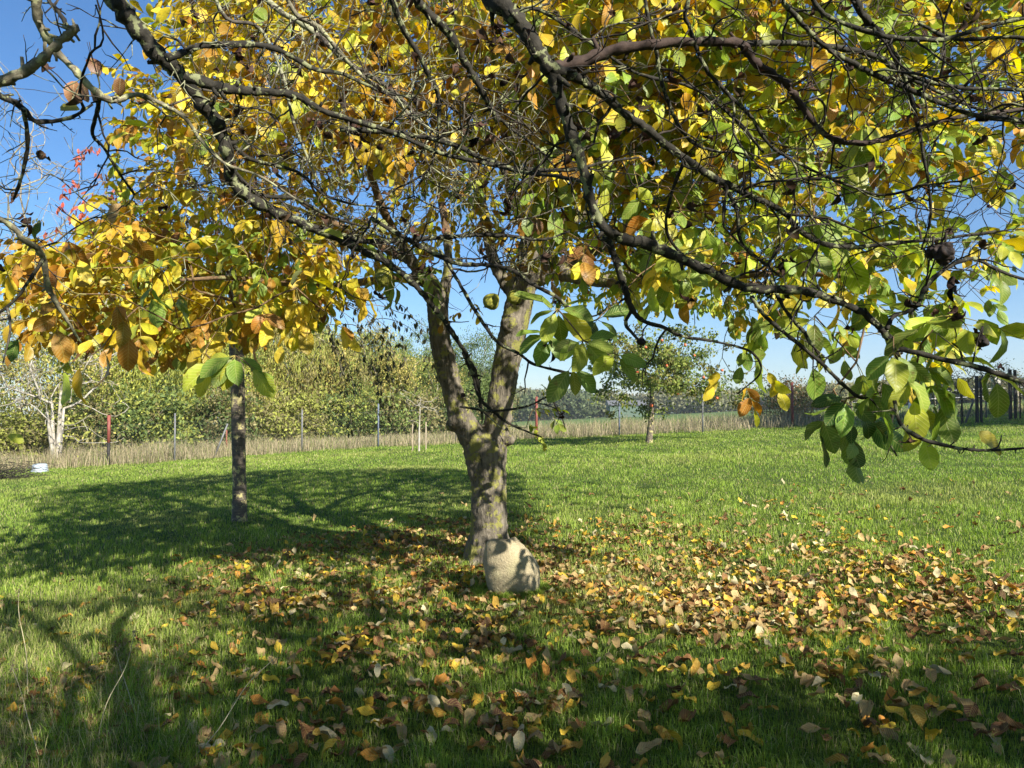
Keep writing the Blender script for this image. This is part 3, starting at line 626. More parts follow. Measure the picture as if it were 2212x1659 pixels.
B([(520, -50, 13), (600, 20, 13), (680, 70, 13), (760, 140, 12), (840, 190, 10), (900, 250, 8), (960, 330, 6)], 3.2, 3.5, 'p')
B([(450, -40, 9), (490, 40, 9), (560, 60, 8), (610, 160, 8), (630, 250, 7), (660, 330, 6), (700, 420, 4)], 2.9, 3.2, 'p')
B([(470, 270, 10), (520, 330, 9), (560, 350, 8), (640, 370, 8), (700, 420, 6), (760, 440, 5), (850, 450, 4)], 2.6, 3.0)
B([(500, 365, 10), (560, 420, 9), (640, 430, 8), (720, 470, 6), (830, 500, 5)], 2.7, 3.0, 'q')
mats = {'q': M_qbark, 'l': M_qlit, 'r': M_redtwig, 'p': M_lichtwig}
qpts = []; twq = MB(); twl = MB(); qtips = []
def walk(p, d, L, r, mb, depth=0, sag=0.0, gn=.26):
    n = max(3, int(L/.035)); pts = [p]; d = d/np.linalg.norm(d)
    for i in range(n):
        d = d+rs.randn(3)*gn+np.array([0, 0, -sag]); d /= np.linalg.norm(d); pts.append(pts[-1]+d*L/n)
    pts = np.array(pts); rr = np.linspace(r, r*.45, n+1); rr[1::2] *= 1.18
    mb.tube(pts, rr, 5 if r > .003 else 4, .1); qtips.append((pts[-1], d))
    if depth < 2:
        for i in range(1, n):
            if rs.rand() < (.42 if depth == 0 else .25):
                dd = d+rs.randn(3)*.9; walk(pts[i], dd, L*(.25+.35*rs.rand()), r*.65, mb, depth+1, sag, gn)
    return pts
for p_, r_, k in BR:
    pts, rr = cmr(p_, r_, 6)
    n = len(pts); wob = 1+.10*np.sin(np.arange(n)*1.3+rs.rand()*6)+.10*rs.randn(n)*.6; 
    pts = pts+rs.randn(n, 3)*rr[:, None]*.10
    mb = MB(); mb.tube(pts, rr*np.clip(wob, .8, 1.3), 9 if rr.max() > .012 else 6, .10)
    # knobs and short cut spurs on the branch
    for i in range(2, n-1):
        if rs.rand() < .35 and rr[i] > .004 and pts[i][1] > 1.2:
            d = randdir(1)[0]; L = rr[i]*(1.2+1.3*rs.rand())+.008
            q = [pts[i], pts[i]+d*L*.6, pts[i]+d*L+rs.randn(3)*.004]; mb.tube(q, [rr[i]*.5, min(rr[i]*.38, .008), min(rr[i]*.30, .006)], 6, .2)
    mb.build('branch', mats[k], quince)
    seg = np.linalg.norm(np.diff(pts, axis=0), axis=1); acc = rs.rand()*.1
    px, py = proj(pts)
    for i in range(n-1):
        acc += seg[i]
        if acc > .05 and pts[i][1] > 1.0:
            acc = rs.rand()*-.045
            if py[i] > 640 and rs.rand() < .45: continue
            d = randdir(1)[0]; t_ = norm(pts[i+1]-pts[i]); d = d-.6*t_*d.dot(t_)+t_*.45
            big = rs.rand()**2.2; L = .05+(.42 if py[i] < 620 else .16)*big
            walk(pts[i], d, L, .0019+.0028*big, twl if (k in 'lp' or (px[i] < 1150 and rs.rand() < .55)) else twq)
    sel = rr > .0025; qpts += [tuple(a) for a in densify(pts[sel], .12)] if sel.sum() > 1 else []
qpts = np.array(qpts)
# fine interlaced twigs, denser left of centre; and the crown above and behind the camera that shades the grass
def boxattr(n, x0, x1, y0, y1, d0, d1):
    return np.array([P(x0+(x1-x0)*rs.rand(), y0+(y1-y0)*rs.rand(), d0+(d1-d0)*rs.rand()) for _ in range(n)])
inview = qpts[qpts[:, 1] > 1.3]
A1 = np.vstack([boxattr(900, 400, 1150, -80, 430, 2.6, 3.9), boxattr(260, 600, 1200, 380, 600, 2.8, 3.6)])
A2 = np.vstack([boxattr(420, 1150, 2260, -80, 560, 2.2, 3.3), boxattr(40, 1500, 2200, 450, 720, 2.3, 3.0)])
A3 = np.vstack([boxattr(70, -60, 480, 180, 560, 2.4, 3.0)])
for A, mb, r0 in ((A1, twl, .0013), (A2, twq, .0013), (A3, twl, .0011)):
    bsel = inview[rs.permutation(len(inview))[:260]]
    nn_, pp_, tt_ = grow(bsel, A, .35, .06, .009)
    cs, _ = chains(nn_, pp_, len(bsel), r0, 2.6, .008)
    for pts, rr in cs: mb.tube(pts, rr, 4, .12)
    for q in tt_:
        d = nn_[q]-nn_[pp_[q]]; qtips.append((nn_[q], d/np.linalg.norm(d)))
        if rs.rand() < .6: walk(nn_[q-1], randdir(1)[0], .05+.15*rs.rand(), .0015, mb, 1)
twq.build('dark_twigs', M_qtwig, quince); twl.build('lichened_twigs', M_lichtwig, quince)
tk = MB(); tk.tube(*cmr([qb-[0, 0, .1], qb+[0, 0, .1], qb+[-.03, .05, .7], qb+[-.08, .12, 1.3], top], [.19, .15, .125, .12, .10], 5), 14, .06); tk.build('trunk', M_qbark, quince)
shade = []
while len(shade) < 2500:
    p_ = np.array([-2.6+9.6*rs.rand(), -4.0+5.6*rs.rand(), 2.3+2.2*rs.rand()])
    sx_, sy_ = p_[0]-.97*p_[2], p_[1]+1.35*p_[2]
    if p_[2]-EYE > .66*max(p_[1], 0)+.35 and (p_[1] < 1.2) and sy_ < 4.9-.3*max(sx_, 0)+.6*math.sin(sx_*3)+(rs.rand() < .22)*1.1 and sx_ > -4.2 and vn(sx_, sy_, 2.6, 55)+vn(sx_, sy_, 6, 56)*.8 > -.12-.3*(sy_ < 3.5) and rs.rand() < (1 if sx_ > -1.2 else .85): shade.append(p_)
for dx, dy, dz in ((3, 1, 1.2), (-2.5, 2, 1.3), (2, -2, 1.3), (0, 3.5, 1.3), (-1, -2, 1.4)): pass
bsb = np.vstack([np.array([top]), qpts[qpts[:, 1] < 1.5]])
nn_, pp_, tt_ = grow(bsb, np.array(shade), .3, .18, .02)
cs, _ = chains(nn_, pp_, len(bsb), .0028, 2.3, .05)
ob = MB()
for pts, rr in cs: ob.tube(pts, rr, 5, .1)
ob.build('overhead_branches', M_qbark, quince)
ql = LB()
for q in tt_:
    for _ in range(rs.randint(8, 15)):
        p_ = nn_[q]+rs.randn(3)*.19
        ql.add(p_, rs.randn(3)+[0, 0, -.5], rs.randn(3)*.5+[0, 0, 1], .055+.035*rs.rand(), .038+.02*rs.rand(), .5, .2, jitcol((LIM, YEL, GRN)[rs.randint(3)], 1)[0])
ql.build('overhead_leaves', M_leaf, quince, 'round')
# withered leaves hanging on twigs in view
wl = LB(); qtips_ = [a for a in qtips if a[0][1] > 1.6]
for i in rs.permutation(len(qtips_))[:230]:
    p_, d = qtips_[i]
    for _ in range(rs.randint(1, 3)):
        ln = .028+.03*rs.rand(); wl.add(p_+rs.randn(3)*.006, rs.randn(3)*.5+[0, 0, -1], randdir(1)[0], ln, ln*.6, 1.5+1.5*rs.rand(), .9, jitcol((.055, .03, .02), 1, .4)[0])
for px, py, D, nlf in ((1075, 80, 2.6, 9), (780, 280, 2.9, 12), (755, 275, 2.9, 9), (1095, 445, 3, 8), (920, 580, 3, 6), (690, 60, 2.9, 5), (1700, 560, 2.5, 5), (2060, 640, 2.3, 3), (2062, 610, 2.3, 3), (2055, 690, 2.3, 2), (2066, 665, 2.3, 2), (1765, 20, 2.2, 4), (2100, 20, 2.1, 4), (520, 130, 2.5, 6), (2440*.864, 735, 2.4, 6), (60, 480, 2.5, 7), (1190, 740, 2.9, 5)):
    c0 = P(px, py, D)
    for _ in range(nlf):
        ln = .03+.03*rs.rand(); wl.add(c0+rs.randn(3)*[.012, .012, .028], rs.randn(3)*.3+[0, 0, -1], randdir(1)[0], ln, ln*.45, 1+2*rs.rand(), 1, jitcol((.04, .022, .016), 1, .4)[0])
wl.build('withered_leaves', M_dead, quince, 'round')
# the few leaves this tree still has: broad, dull green and yellow
gl = LB()
for px, py, D, dx, dz, s, c in ((2115, 935, 2.35, .7, -.6, .085, (.42, .36, .03)), (260, 195*.864, 2.2, 0, -1, .05, BRN), (195, 125, 2.4, .5, -.8, .06, (.16, .06, .03)), (160, 175, 2.4, .0, -1, .07, (.42, .19, .09)), (182, 180, 2.4, .1, -1, .055, (.14, .07, .05)), (205, 190, 2.4, .2, -1, .05, (.14, .07, .05)), (700, 500, 2.8, .7, -.1, .07, LIM), (820, 470, 2.9, .3, -.7, .06, (.3, .32, .1)), (650, 585, 2.9, -.4, -.5, .06, (.16, .18, .06)), (90, 480, 2.5, -.3, -.7, .06, DGR), (38, 735, 2.5, -.3, -.9, .07, DGR), (20, 940, 3.5, .9, -.3, .07, LIM), (240, 480, 2.8, .2, .4, .07, (.4, .25, .12)), (2270, 380, 2.3, 0, -1, .05, LIM), (130, 235, 2.2, .9, .1, .05, (.3, .28, .05))):
    gl.add(P(px, py, D), (dx, -.2, dz), rs.randn(3)*.4+[0, -.6, .7], s*1.15, s*.75, .5, .25, c)
gl.build('last_leaves', M_leaf, quince, 'round')
# quinces on the branches
def fruit(name, c, r, mat, label, cat, group=None, st=1.15, shriv=0., tilt=0.2, neck=.25, sides=18):
    e = empty(name, c, label, cat, group); mb = MB(); n = 16; th = np.linspace(0, np.pi, n)
    ax = np.array([math.sin(tilt), .1, math.cos(tilt)]); ax /= np.linalg.norm(ax)
    pts = []; rr = []
    for a in th:
        zz = -math.cos(a)*r*st; prof = math.sin(a)*r*(1-neck*max(0, zz/(r*st))**1.0)
        if abs(a-np.pi) < .25: prof *= .8
        pts.append(c+ax*zz); rr.append(max(prof, .0015))
    mb.tube(pts, rr, sides, shriv, False); o = mb.build('flesh', mat, e)
    ss = o.modifiers.new('sub', 'SUBSURF'); ss.levels = ss.render_levels = 2
    disp(o, .03, .012 if not shriv else .03)
    sm_ = MB(); tp_ = c+ax*r*st*.92; sm_.tube([tp_, tp_+[0.003, 0, .012], tp_+[.006, .002, .03]], [.0035, .0028, .0035], 6); q_ = tp_+[.006, .002, .03]; nq = inview[np.argmin(np.linalg.norm(inview-q_, axis=1))]; sm_.tube(cmr([q_, q_*.6+nq*.4+[0, 0, .012], nq], [.003, .0026, .0035], 4)[0], .0028, 5); sm_.build('stem', M_qtwig, e)
    cx = MB(); b0 = c-ax*r*st*.98
    for k in range(5):
        a = k*1.2566; q = np.array([math.cos(a), math.sin(a), -.8])*.008; cx.tube([b0, b0+q], [.003, .001], 4)
    cx.build('calyx', M_redtwig, e); return e
M_quin = bark('quince skin', (.17, .17, .03), (.32, .30, .04), (.10, .10, .03), .06, 25, (1, 1, 1), .004)
M_rot = plain('mummified fruit', (.006, .004, .004), (.035, .02, .014), 60, .8, .008)
fruit('quince', P(830, 597, 3.35), .040, M_quin, 'yellow downy quince hanging left of the walnut trunk', 'quince', 'quinces on the tree')
fruit('quince', P(1068, 652, 3.35)+[-.012, -.02, 0], .040, M_quin, 'speckled green quince hanging in front of the trunk, left of a pair', 'quince', 'quinces on the tree', st=1.0, tilt=.9)
fruit('quince', P(1106, 640, 3.35)+[.012, .03, 0], .037, M_quin, 'small mottled quince hanging in front of the trunk, right of a pair', 'quince', 'quinces on the tree', st=.95, tilt=-.4)
fruit('rotten_quince', P(2038, 548, 2.2), .030, M_rot, 'black shrivelled fruit high among the twigs at right', 'dried fruit', 'black mummified fruits', shriv=.25, st=1.2)
fruit('rotten_quince', P(1385, 738, 2.6), .017, M_rot, 'small black mummified fruit hanging before the apple tree', 'dried fruit', 'black mummified fruits', shriv=.25, st=.9)
fruit('rotten_quince', P(2012, 545, 2.25), .021, M_rot, 'black dried fruit touching the left of the largest one', 'dried fruit', 'black mummified fruits', shriv=.25, st=1.0)
fruit('rotten_quince', P(2118, 738, 2.35), .018, M_rot, 'crumpled black fruit at the tip of a green leaf spray', 'dried fruit', 'black mummified fruits', shriv=.3, st=1.2)
print('quince done')

# ------------------------------------------------------------------ generic broadleaf tree
def tree(name, base, label, cat='tree', group=None, H=8, rx=3, ry=3, z0=.3, n=160, cols=((.10, .15, .03),), leafs=.2, per=40, clump=.55,
         bmat=None, r0=.02, rmax=.15, tr=.18, fill=.5, droop=.2, stems=1, leafw=.5, tipleaf=False, shape='narrow', lean=(0, 0), bf=.25, leafmat_=None, crownname='crown'):
    base = np.array(base, float); base[2] = float(gz(base[0], base[1])); e = empty(name, base, label, cat, group)
    cz = H*(z0+1)/2; rz = H*(1-z0)/2; at = []
    nz = rs.rand(6)*6.28
    while len(at) < n:
        u = rs.rand(3)*2-1; r = np.linalg.norm(u)
        if r > 1 or rs.rand() > fill+(1-fill)*r**2: continue
        k = 1+.25*math.sin(u[0]*5+nz[0]+u[1]*2)+.25*math.sin(u[2]*6+nz[1]+u[0]*3)
        at.append(base+np.array([lean[0]+u[0]*rx*k, lean[1]+u[1]*ry*k, max(H*z0*.9, cz+u[2]*rz*k)]))
    at = np.array(at); trb = []; mb = MB()
    for s in range(stems):
        a = s*2.4; off = np.array([math.cos(a), math.sin(a), 0])*(tr*.9 if stems > 1 else 0); hh = H*(z0+.25)*(1 if s == 0 else .8)
        pts = [base+off+np.array([0, 0, -.1]), base+off+np.array([0, 0, .02*H]), base+off*1.6+np.array([lean[0]*.2, lean[1]*.2, hh*.4])+rs.randn(3)*.02*H*.5, base+off*(3 if stems > 1 else 1)+np.array([lean[0]*.5, lean[1]*.5, hh])+rs.randn(3)*.02*H]
        p2, r2 = cmr(pts, [tr*1.3, tr, tr*.8, tr*.45], 5); mb.tube(p2, r2, 10, .06); trb += list(p2[8:])
    mb.build('trunk', bmat or M_graytwig, e)
    nodes, par, tip = grow(np.array(trb), at, bf, .09*H*.7, .012*H*.5)
    cs, _ = chains(nodes, par, len(trb), r0, 2.4, rmax); mb = MB()
    for p2, r2 in cs:
        if len(p2) > 3: p2, r2 = cmr(p2, r2, 2)
        mb.tube(p2, r2, 4, 0, False)
    mb.build('branches', bmat or M_graytwig, e)
    if per > 0:
        lb = LB(); cols = np.array(cols); m = n*per
        ci = np.repeat(np.arange(n), per); c = nodes[tip[ci]]
        sz = clump*(.5+rs.rand(n))[ci]
        g = rs.randn(m, 3); pos = c+g*np.column_stack([sz, sz, sz*.7])*.55
        if not tipleaf: pos[:, 2] -= droop*np.abs(rs.randn(m))*clump
        pos[:, 2] = np.maximum(pos[:, 2], gz(pos[:, 0], pos[:, 1])+.05)
        base_c = cols[rs.randint(len(cols), size=n)][ci]; alt = cols[rs.randint(len(cols), size=m)]
        col = np.where(rs.rand(m, 1) < .7, base_c, alt)*(1+.22*rs.randn(m, 1)); col = np.clip(col, .01, .9)
        d = rs.randn(m, 3)+np.array([0, 0, -droop*3]); nr = norm(pos-(base+[0, 0, cz]))*.6+rs.randn(m, 3)*.7+np.array([0, 0, .4])
        ln = leafs*(.6+.8*rs.rand(m)); lb.add(pos, d, nr, ln, ln*leafw, .3, .2, col)
        lb.build(crownname, leafmat_ or M_far, e, shape)
    return e, at
def at_px(px, D): p = P(px, 868, D); p[2] = 0; return p

# ------------------------------------------------------------------ weeping cherry with the thin trunk
cb = G(517, 1127); cherry = empty('cherry_tree', cb, 'slim banded cherry trunk with drooping dark reddish leaves left of the walnut', 'tree')
DC = cb[1]; mb = MB()
l = [(518, 1145, 40), (517, 1120, 33), (517, 1060, 29), (516, 980, 29), (515, 900, 29), (513, 820, 29), (510, 740, 30), (508, 680, 28), (506, 620, 22), (508, 540, 16), (515, 440, 10)]
pts, rr = cmr([P(a, b, DC) for a, b, c_ in l], [c_/2*DC/F for a, b, c_ in l], 5); mb.tube(pts, rr, 14, .05); mb.build('trunk', M_cherry, cherry)
ca = []
while len(ca) < 130:
    u = rs.randn(3)*.5
    p_ = P(490+u[0]*230, 460+u[1]*130, DC+u[2]*1.6); ca.append(p_)
tb_ = pts[len(pts)-18:]
nodes, par, tip = grow(tb_, ca, .3, .2, .03); cs, _ = chains(nodes, par, len(tb_), .004, 2.3, .03); mb = MB()
for p2, r2 in cs: mb.tube(p2, r2, 5, .1)
cl = LB()
def whip(p, dirx, L, diry=0, leafcol=(.05, .035, .02), dens=.9, r=.004):
    d = np.array([dirx, diry, .25]); pts = [p]; n = 12
    for i in range(n): d = d+np.array([0, 0, -.24])+rs.randn(3)*.10; d /= np.linalg.norm(d); pts.append(pts[-1]+d*L/n)
    pts = np.array(pts); mb.tube(pts, np.linspace(r, .0012, n+1), 4, 0, False)
    for i in range(3, n+1):
        if rs.rand() < dens:
            for _ in range(rs.randint(1, 5)):
                ln = .07+.035*rs.rand(); cl.add(pts[i]+rs.randn(3)*.025, rs.randn(3)*.35+[0, 0, -1], randdir(1)[0], ln, ln*.42, .4, .3, jitcol(leafcol, 1, .3)[0])
for q in tip:
    px, py = proj(nodes[q]); left = px[0] < 430 and py[0] < 560
    c_ = (.33, .06, .045) if (left and rs.rand() < .6) else ((.045, .04, .02), (.12, .03, .02), (.06, .07, .03))[rs.randint(3)]
    whip(nodes[q], .5*np.sign(nodes[q][0]-cb[0])*rs.rand(), .5+.8*rs.rand(), .3*rs.randn(), c_, .5)
for px, py, L in ((760, 640, 1.6), (800, 650, 1.5), (780, 660, 2.0), (720, 660, 2.2), (740, 700, 1.7), (680, 700, 1.8), (810, 690, 1.3), (660, 720, 1.7), (700, 720, 1.5), (600, 600, 2.2), (640, 620, 2.3), (560, 560, 2.5), (620, 560, 2.6), (660, 600, 1.8), (590, 640, 2.1), (540, 600, 2.4), (650, 570, 2.4), (610, 640, 1.6), (700, 640, 1.9), (690, 610, 2.2), (730, 650, 1.8), (670, 650, 2.0), (570, 640, 1.9)):
    p_ = P(px, py, DC+rs.randn()*.4); mb.tube([P(508, 600, DC), (P(508, 560, DC)+p_)/2+[0, 0, .15], p_], [.014, .010, .006], 5)
    whip(p_, .9, L, 0, (.035, .033, .016), .95, .006)
for px, py, L in ((420, 640, 1.2), (330, 600, 1.3), (380, 560, 1.4)):
    p_ = P(px, py, DC); mb.tube([P(508, 600, DC), (P(508, 560, DC)+p_)/2+[0, 0, .15], p_], [.012, .009, .006], 5); whip(p_, -.6, L, 0, (.10, .03, .02), .9)
for px, py in ((215, 360), (240, 340), (190, 390), (270, 420), (225, 410), (200, 440), (300, 450), (255, 470), (330, 430), (290, 380)):   # red drooping shoots
    p_ = P(px, py, DC-1.2); mb.tube([P(380, 470, DC-.5), (P(330, 400, DC-.8)+p_)/2, p_], [.006, .004, .003], 4)
    whip(p_, -.4+.5*rs.rand(), .55, 0, (.42, .07, .055), .8, .0025)
mb.build('branches', M_graytwig, cherry); cl.build('crown', M_leaf, cherry, 'simple')

# ------------------------------------------------------------------ bare trees and the wood behind the fence at left
OL = (.32, .34, .08); LG = (.46, .48, .10); DG = (.11, .155, .05); BG_ = (.25, .22, .10); AU = (.44, .37, .12); MG = (.20, .26, .07)
def T(px, D, toppy, **k):
    b = at_px(px, D); b[2] = float(gz(b[0], b[1])); H = P(px, toppy, D)[2]-b[2]; return b, H
b, H = T(122, 27.5, 560)
tree('pale_tree', b, 'pale barked multi stemmed tree with nearly bare twigs behind the fence at far left', H=H, rx=3.6, ry=3, z0=.12, n=420, cols=(LG, AU), leafs=.10, per=5, clump=.7, bmat=M_paleb, r0=.010, rmax=.07, tr=.10, stems=4, fill=.8)
b, H = T(-60, 22, 120)
tree('bare_tree', b, 'tall bare tree with a haze of fine grey twigs against the sky at far left', H=H, rx=4.0, ry=3.5, z0=.15, n=950, per=0, bmat=M_graytwig, r0=.009, rmax=.12, tr=.16, fill=.8)
b, H = T(30, 33, 590)
tree('scrub_tree', b, 'tangled olive scrub tree behind the pale tree', H=H, rx=5, ry=3, z0=.05, n=330, cols=(OL, AU, BG_), leafs=.15, per=34, clump=.9, r0=.010, rmax=.08)
WT = [  # px, D, top, rx, colours, label
 (225, 36, 560, 3.6, (LG, OL, LG), 'lime green willow crown right of the pale barked tree'),
 (330, 35, 600, 3.2, (LG, OL), 'bright yellow green willow above the second fence post'),
 (430, 38, 560, 3.6, (OL, LG, MG), 'olive green tree rising left of the slim cherry trunk'),
 (545, 40, 610, 3.6, (OL, AU, LG), 'yellow green willow right of the slim cherry trunk'),
 (640, 41, 640, 3.6, (AU, OL, BG_), 'straw coloured willow behind the drooping cherry twigs'),
 (735, 42, 692, 3.2, (OL, MG, AU), 'olive tree with a thin feathery top left of the blue fence post'),
 (800, 46, 735, 3.2, (MG, OL), 'mid green tree whose crown shows above the blue fence post'),
 (868, 44, 765, 2.6, (AU, MG, OL), 'golden flecked tree directly left of the walnut trunk'),
 (905, 52, 722, 3.4, (MG, DG), 'dark green tree top showing left of the walnut limb'),
 (985, 46, 742, 3.3, (DG, MG, DG), 'round dark green tree seen through the walnut fork'),
 (1040, 50, 790, 2.4, (DG, BG_), 'lower dark tree at the right end of the wood')]
for px, D, tp, rx, cols, lab in WT:
    b, H = T(px, D, tp); fine = .19 if D < 43 else .17
    tree('woodland_tree', b, lab, group='trees of the wood behind the fence', H=H, rx=rx, ry=2.8, z0=.1, n=230, cols=cols, leafs=fine*(1.15 if px in (225, 330, 545, 640) else .72), per=190 if px not in (225, 330, 545, 640) else 150, clump=.66, r0=.012, rmax=.12, tr=.2, leafw=.2 if px in (225, 330, 545, 640) else .42, droop=1.1 if px in (225, 330, 545, 640) else .4, fill=.25, bmat=M_paleb if px in (330, 545, 868) else None)
SH = [(300, 31, 800, (MG, DG, OL), 'dark shrub between the two left red and grey posts'), (480, 33, 830, (DG, BG_), 'dark undergrowth bush behind the slim cherry trunk'), (600, 34, 850, (BG_, OL), 'brownish bush right of the slim cherry trunk'), (740, 36, 850, (DG, OL), 'green bush behind the thin grey fence post'), (850, 36, 855, (BG_, MG), 'brown green bush right of the blue fence post'), (975, 37, 850, (DG, BG_), 'dark bush showing through the walnut fork'), (30, 29, 880, (BG_, OL), 'low thicket at the left edge behind the fence'), (200, 30.5, 860, (BG_, DG), 'low tangled bush right of the pale trunk')]
for px, D, tp, cols, lab in SH:
    b, H = T(px, D, tp)
    tree('bush', b, lab, 'bush', 'bushes behind the fence', H=H, rx=2.4, ry=1.2, z0=.02, n=110, cols=cols, leafs=.17, per=60, clump=.6, r0=.006, rmax=.04, tr=.05, stems=3)

# far wood on the right, one mass
fw = LB(); fb = MB()
for k in range(170):
    px = 1040+1400*rs.rand(); D = 170+90*rs.rand() if px < 1720 else 90+70*rs.rand(); tp = 848+6*math.sin(px*.02)+rs.randn()*5 if px < 1720 else 836+rs.randn()*7
    b, H = T(px, D, tp); H = max(H, 3); m_ = 1100
    u = norm(rs.randn(m_, 3))*rs.rand(m_, 1)**.6; kk = D/180
    pos = b+[0, 0, H*.5]+u*np.array([4.5*kk+1, 4, H*.52]); cb_ = np.array(((.19, .19, .09), (.14, .17, .08), (.22, .19, .10), (.12, .15, .07), (.22, .22, .12))[rs.randint(5)])
    fw.add(pos, rs.randn(m_, 3)+[0, 0, .6], u+rs.randn(m_, 3)*.5, .75*kk+.15, .5*kk+.1, .2, .1, cb_*(1+.2*rs.randn(m_, 1)))
    fb.tube([b-[0, 0, .5], b+[0, 0, H*.7]], [.3*kk, .08], 5)
o = fw.build('far_woodland', M_far, None, 'narrow'); tag(o, 'hazy brown and olive wood along the far edge of the field', 'wood', kind='stuff')
o = fb.build('trunks', M_graytwig, o)

# ------------------------------------------------------------------ apple tree with red fruit
ab = G(1402, 957); HA = (957-700)/F*ab[1]
ap, apat = tree('apple_tree', ab, 'small apple tree with leaning trunk and red fruit on the lawn right of the walnut', H=HA, rx=2.3, ry=1.8, z0=.28, n=210, cols=((.14, .19, .045), (.23, .27, .06), (.22, .20, .06), (.09, .13, .03), (.17, .21, .05)), leafs=.095, per=64, clump=.27, bmat=M_cherry, r0=.006, rmax=.05, tr=.11, fill=.7, leafw=.6, lean=(.35, 0))
M_apple = plain('apple skin', (.55, .05, .03), (.62, .16, .05), 12, .35, .001, .5)
apl = [(1407, 876), (1322, 727), (1377, 805), (1500, 768), (1549, 860), (1543, 840), (1480, 745), (1440, 790), (1350, 780), (1520, 815), (1300, 800), (1430, 735), (1465, 850), (1395, 750), (1560, 800)]
lab = ['large red apple low on the trunk of the small tree', 'red apple high on the left of the small tree', 'red apple mid crown left of the small tree trunk', 'red apple high on the right of the small tree', 'red apple lowest on the right of the small tree', 'red apple just above the lowest right one', 'red apple near the top right of the small tree', 'red apple in the middle of the small tree', 'red apple left of the crown middle of the small tree', 'red apple on the outer right of the small tree', 'red apple on the outermost left twig of the small tree', 'red apple at the top of the small tree', 'red apple right of the trunk, under the crown of the small tree', 'red apple in the upper left crown of the small tree', 'red apple on the outermost right twig of the small tree']
for k, (px, py) in enumerate(apl):
    D = ab[1]-.9-.7*rs.rand()
    if k == 0: D = ab[1]-.3
    r = .055 if k == 0 else .042; c0 = P(px, py, D); mb = MB(); th = np.linspace(0, np.pi, 10)
    e = empty('apple', c0, lab[k], 'apple', 'apples on the small tree')
    mb.tube([c0+[0, 0, -math.cos(a)*r*.92+.12*r*(a > 2.9)] for a in th], [max(.002, math.sin(a)**.85*r) for a in th], 12, 0, False); mb.build('flesh', M_apple, e)
    mb = MB(); mb.tube([c0+[0, 0, r*.7], c0+[.004, 0, r*1.45]], [.004, .003], 4); mb.build('stem', M_qtwig, e)

# ------------------------------------------------------------------ sapling with stakes, bushes and young trees at right
b = G(905, 975)
sp, _ = tree('sapling', b, 'bare pale sapling tied between stakes on the lawn left of the walnut trunk', H=(975-835)/F*b[1], rx=.75, ry=.6, z0=.45, n=38, cols=((.25, .22, .06),), leafs=.06, per=2, clump=.15, bmat=M_paleb, r0=.006, rmax=.02, tr=.035)
M_wood = plain('weathered timber', (.22, .17, .11), (.38, .31, .22), 25, .85, .004, stretch=(1, 1, .15))
for dx in (-.22, .22):
    mb = MB(); c0 = b+np.array([dx, .1, 0]); c0[2] = gz(c0[0], c0[1]); mb.box(c0+[0, 0, .45], (.018, .018, .50)); mb.build('stake', M_wood, sp, False)
b, H = T(1700, 33, 800)
tree('hedge_bush', b, 'green and rust bush behind the tall red post at right', 'bush', None, H=H, rx=1.5, ry=1.2, z0=.04, n=120, cols=((.13, .15, .05), (.09, .12, .035), (.26, .16, .07)), leafs=.11, per=30, clump=.4, r0=.006, rmax=.03, tr=.05, stems=3)
b, H = T(1720, 31, 872)
tree('rust_bush', b, 'low rust brown bush at the foot of the green one', 'bush', None, H=H, rx=1.2, ry=.8, z0=.02, n=70, cols=((.30, .17, .08), (.24, .17, .07)), leafs=.09, per=22, clump=.35, r0=.004, rmax=.02, tr=.03, stems=3)
YT = [(1966, 25.5, 765, 1.3, ((.30, .22, .08), (.20, .2, .07)), 6, 'young fruit tree with white guarded stem and thin yellowing leaves at right'),
      (2078, 25.2, 780, .9, ((.2, .1, .06),), 1, 'bare young tree standing before the dark trellis posts'),
      (2030, 30, 790, 1.4, ((.22, .2, .07), (.3, .24, .09)), 9, 'half bare young tree behind the bare one'),
      (2150, 31, 775, 1.2, ((.16, .2, .06), (.22, .24, .08)), 12, 'slender green young tree behind the dark trellis posts'),
      (2200, 33, 800, 1.5, ((.16, .14, .07), (.22, .2, .08)), 12, 'bushy young tree at the right edge of the picture'),
      (1895, 36, 810, 1.7, ((.13, .14, .06), (.2, .14, .07)), 14, 'round grey green small tree right of the tall red post')]
for px, D, tp, rx, cols, per, lab_ in YT:
    b, H = T(px, D, tp)
    e, _ = tree('young_tree', b, lab_, 'tree', 'young trees at the right', H=H, rx=rx, ry=rx*.8, z0=.3, n=95, cols=cols, leafs=.075, per=per, clump=.28, bmat=M_qbark if px == 2078 else M_graytwig, r0=.006, rmax=.03, tr=.045)
    if px == 1966:
        mb = MB(); mb.tube([np.array(e.location), np.array(e.location)+[0, 0, .8]], [.07, .06], 10); mb.build('stem_guard', plain('white guard', (.55, .54, .5), (.7, .69, .65)), e)
# trees outside the frame at right that shade the far lawn
for (x_, y_), lab_ in (((19.3, 20), 'big leafy tree outside the right edge, nearer one'), ((25, 22), 'big leafy tree outside the right edge, farther one')):
    tree('shade_tree', (x_, y_, 0), lab_, group='leafy trees beside the picture', H=10, rx=3.4, ry=3.6, z0=.2, n=200, cols=(MG, OL), leafs=.3, per=45, clump=1.1, r0=.02, tr=.25)

